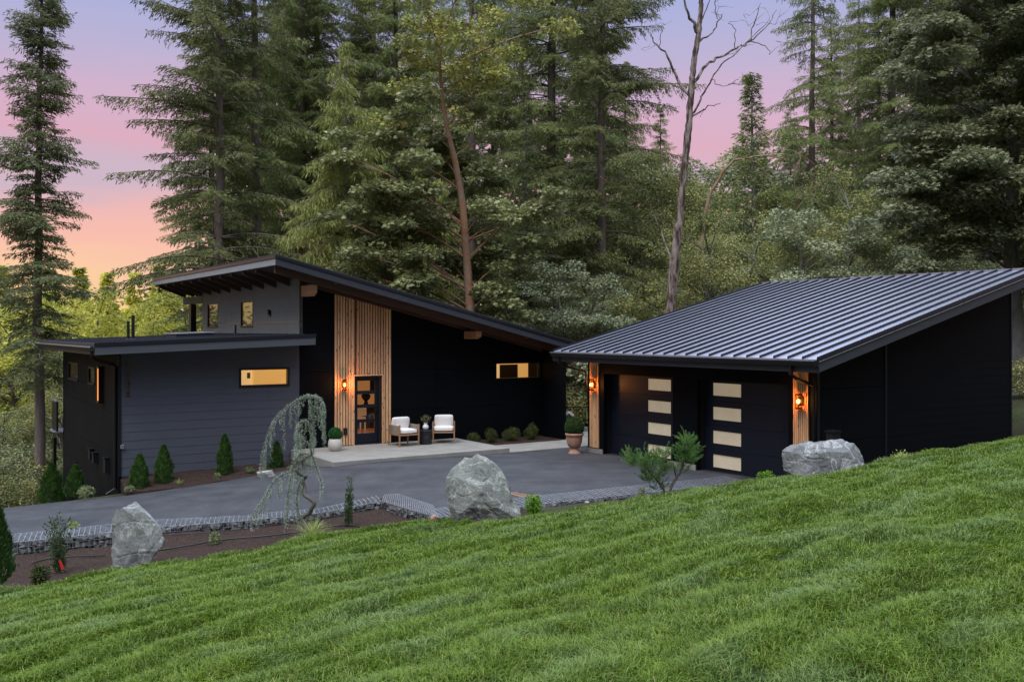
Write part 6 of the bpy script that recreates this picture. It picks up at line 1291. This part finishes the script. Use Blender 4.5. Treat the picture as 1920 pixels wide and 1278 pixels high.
# middle storey: alders and maples behind the garage
mid = [('alder', 1225, 60, 1.65, 'tall alder against the sky just left of the snag'), ('alder_c', 1305, 64, 2.0, 'pale leaved tree against the sky just right of the snag'), ('alder', 1355, 66, 1.8, 'round topped tree between the snag and the thin fir'), ('alder_c', 1455, 62, 2.1, 'pale tree between the thin fir and the tall open fir'), ('alder', 1185, 54, 1.6, 'olive tree at the skyline beside the drooping fir'),
       ('alder', 1165, 46, .85, 'olive young alder left of the snag'), ('alder', 1330, 43, .95, 'olive leafy alder right of the snag trunk'), ('alder', 1420, 48, 1.05, 'yellowish alder under the thin pointed fir'), ('alder_c', 1500, 42, 1.1, 'bushy green tree over the left ridge of the garage roof'), ('alder', 1590, 45, 1.15, 'mossy branched alder left of the great maple'),
       ('alder_c', 1110, 41, .80, 'green brush tree over the gap between house and garage'), ('brush_c', 1215, 39, 1.5, 'bright green bush tree at the foot of the snag'), ('alder', 1260, 52, .95, 'tree behind the dead snag'), ('alder_c', 1640, 42, 1.0, 'green understorey tree at the left foot of the great maple'), ('alder', 1480, 54, 1.25, 'distant alder below the tall open fir'), ('alder_b', 1760, 44, 1.2, 'understorey tree hidden under the great maple crown'),
       ('alder_b', 960, 43, .9, 'understorey tree behind the right slope of the house roof'), ('alder_c', 1050, 42, .9, 'leafy tree just above the right end of the house roof'), ('alder_b', 720, 46, .95, 'understorey tree right of the cedar stem'), ('alder_b', 560, 46, .9, 'understorey tree left of the cedar stem'), ('rust_tree', 455, 49, 1.0, 'reddish leaved tree between the trunks of the big firs'), ('rust_tree', 610, 52, 1.5, 'rust tinged tree high between the firs and the cedar')]
for i, (k_, px, D, sc, lb) in enumerate(mid): tr('alder_tree', k_, lb, px, D, sc, i*1.3, group='understorey trees behind the buildings')
# mossy arching limb tree right of the snag
al = thing('bare_limb_tree', 'leaning mossy bare trunk arching to the right behind the garage roof', 'tree', (at(1322, 420, 46).x, 46, 1.0)); q0 = al.location
def ap(px, py, dy=0): q = at(px, py, 46); return np.array([q.x-q0.x, dy, q.z-q0.z])
S = [(crook([ap(1310, 560), ap(1322, 400), ap(1345, 340), ap(1372, 305), ap(1400, 297), ap(1440, 292), ap(1480, 300)], 5, .02, 3), None, 7)]; S[0] = (S[0][0], np.linspace(.10, .02, len(S[0][0])), 7)
for i, pts in enumerate(([(1400, 297), (1430, 315), (1450, 345)], [(1440, 292), (1470, 280), (1500, 290), (1530, 310)], [(1500, 290), (1490, 340), (1500, 380)], [(1560, 330), (1520, 360), (1490, 400)], [(1125, 330), (1150, 345), (1190, 340)])):
    P = crook([ap(*p) for p in pts], 5, .03, i); S.append((P, np.linspace(.03, .01, len(P)), 5))
link('trunk', limb_tubes('trunk', S, 'bark_moss'), al)
# far left: wood in the valley, backlight painted into its leaves
rs = random.Random(3); sunny = []
for i, (px, D, k_, sc) in enumerate(((0, 72, 'sun_fir', 1.0), (45, 66, 'sun_tree', 1.05), (150, 64, 'sun_fir', 1.02), (205, 60, 'sun_fir', .98), (255, 68, 'sun_fir', 1.08), (110, 58, 'sun_tree', .9), (180, 54, 'sun_tree', .85), (240, 56, 'sun_tree', .9), (300, 60, 'sun_fir', .95), (330, 66, 'sun_tree', 1.1), (20, 50, 'sun_tree', .75), (-40, 60, 'sun_fir', 1.0), (380, 70, 'sun_fir', 1.0), (90, 76, 'sun_fir', 1.25), (290, 50, 'sun_tree', .75), (350, 54, 'sun_tree', .7))):
    x = (px-CX)/F*D; ys = {'sun_fir': 500, 'sun_tree': 540}[k_]+rs.uniform(-12, 25); H = {'sun_fir': 17, 'sun_tree': 12.7}[k_]; top = CZ+(CY-ys)/F*D; z = gh(x, D); s_ = (top-z)/H
    make_tree('valley_tree', M[k_], where('pointed yellow green valley tree' if k_ == 'sun_fir' else 'round yellow green valley tree', px, D), 'tree', (x, D, z), i*1.1, s_, 'valley trees beyond the wing')
# dark slope below the tall fir: brush and small trees
for i, (px, D, k_, sc) in enumerate(((5, 43, 'alder_b', .8), (30, 47, 'alder_b', .85), (110, 46, 'fir_c', .30), (20, 39, 'brush', 1.2), (62, 41, 'brush', 1.3), (105, 40, 'brush', 1.2), (-10, 36, 'brush_b', 1.1), (8, 34, 'brush', .8), (90, 41, 'brush_b', 1.1), (120, 44, 'alder', .75), (0, 52, 'fir_b', .30), (60, 52, 'alder', .8), (95, 50, 'fir_b', .3), (0, 30, 'brush_b', .55), (112, 37, 'brush', .7))):
    tr('slope_shrub', k_, where({'b': 'tangled slope bush', 'a': 'young leafy slope tree', 'f': 'small dark slope fir'}[k_[0]], px, D), px, D, sc, i*.9, 'shrub', 'growth on the slope at the left edge')
for i, (px, D, sc, k_) in enumerate(((1075, 40, .9, 'brush'), (1095, 43, 1.2, 'brush_b'), (1060, 45, 1.3, 'brush'), (1120, 39, .8, 'brush_b'), (1150, 41, 1.1, 'brush'), (1200, 40, 1.0, 'brush_b'), (1250, 42, 1.1, 'brush'), (1300, 41, 1.0, 'brush_b'), (1360, 40, 1.1, 'brush'), (1420, 41, 1.2, 'brush_b'), (1480, 40, 1.1, 'brush'), (1040, 42, 1.0, 'brush_b'), (1910, 42, 1.3, 'brush'), (1935, 33, .6, 'brush_b'), (1600, 41, 1.3, 'brush'))):
    tr('undergrowth_shrub', k_, where({'brush': 'dark leafy', 'brush_b': 'yellowish leafy', 'brush_c': 'pale leafy'}[k_]+' undergrowth bush low', px, D), px, D, sc, i*.7, 'shrub', 'undergrowth behind the garage')
# dark wood behind, standing trees one can still tell apart
lab = 'dark fir standing deeper in the wood behind the front row of trees'
for i, (px, D, sc, k_) in enumerate(((545, 60, 1.15, 'fir_a'), (590, 57, 1.15, 'fir_b'), (700, 60, 1.2, 'fir_a'), (1240, 66, .66, 'fir_b'), (395, 62, 1.1, 'fir_b'), (450, 66, 1.1, 'fir_a'), (520, 68, 1.1, 'fir_b'), (610, 64, 1.1, 'fir_c'), (680, 70, 1.1, 'fir_b'), (730, 66, 1.0, 'fir_a'), (800, 64, 1.1, 'fir_b'), (850, 72, 1.15, 'fir_d'), (930, 64, 1.1, 'fir_b'), (980, 60, 1.05, 'fir_d'), (1080, 66, 1.1, 'fir_b'), (1120, 60, 1.0, 'fir_d'), (1170, 68, .78, 'fir_b'), (1215, 74, .62, 'fir_c'), (1290, 78, .62, 'fir_b'), (1345, 74, .66, 'fir_c'), (1380, 80, .66, 'fir_b'), (1450, 76, .72, 'fir_c'), (1480, 70, .66, 'fir_b'), (1560, 64, .82, 'fir_b'), (1610, 70, 1.0, 'fir_d'), (1645, 60, 1.05, 'fir_c'), (1720, 64, 1.1, 'fir_b'), (1780, 66, 1.1, 'fir_a'), (1850, 60, 1.1, 'fir_b'), (1920, 66, 1.1, 'fir_c'), (1980, 56, 1.0, 'fir_b'))):
    tr('fir_tree', k_, where({'fir_a': 'deep wood fir with long limbs', 'fir_b': 'broad deep wood fir', 'fir_c': 'pointed deep wood fir', 'fir_d': 'open deep wood fir'}[k_], px, D), px, D, sc*.95, i*2.1, group='firs deeper in the wood')
# far off wood that reads as one mass: closes the view low between the trunks
rs = np.random.RandomState(44); C = []; 
xs = rs.uniform(-75, 85, 60000); ys = 84+rs.uniform(-5, 8, 60000)
ang = xs/ys; pxx = CX+ang*F; topy = np.interp(pxx, [-500, 300, 420, 520, 1150, 1220, 1300, 1400, 1500, 1600, 2300], [585, 575, 420, 250, 200, 330, 350, 345, 330, 250, 150])
top = CZ+(CY-topy)/F*ys; lum = vnoise(xs*.35, ys*.2, 31)*5-2.5; zz = -8+(top+lum+8)*rs.rand(60000)**.8
nx_, ny_ = vnoise(xs*.5, zz*.35, 32), 0; kp = nx_ > .30; C = np.stack([xs, ys, zz], 1)[kp]; n = len(C)
tag(link('woodland', cards_mesh('woodland', C, rnd_dirs(rs, n)*np.array([1, 1, .5])+np.array([0, 0, -.3]), np.tile([0, -.7, .7], (n, 1))+rnd_dirs(rs, n)*.7, rs.uniform(.5, 1.2, n), rs.uniform(.25, .5, n), 'wood_dark_leaf', 'oval')), 'far dark wood closing the view between the trunks', 'woodland', kind='stuff')
print('done'); print({k_: len(v_[1].polygons) for k_, v_ in M.items()})
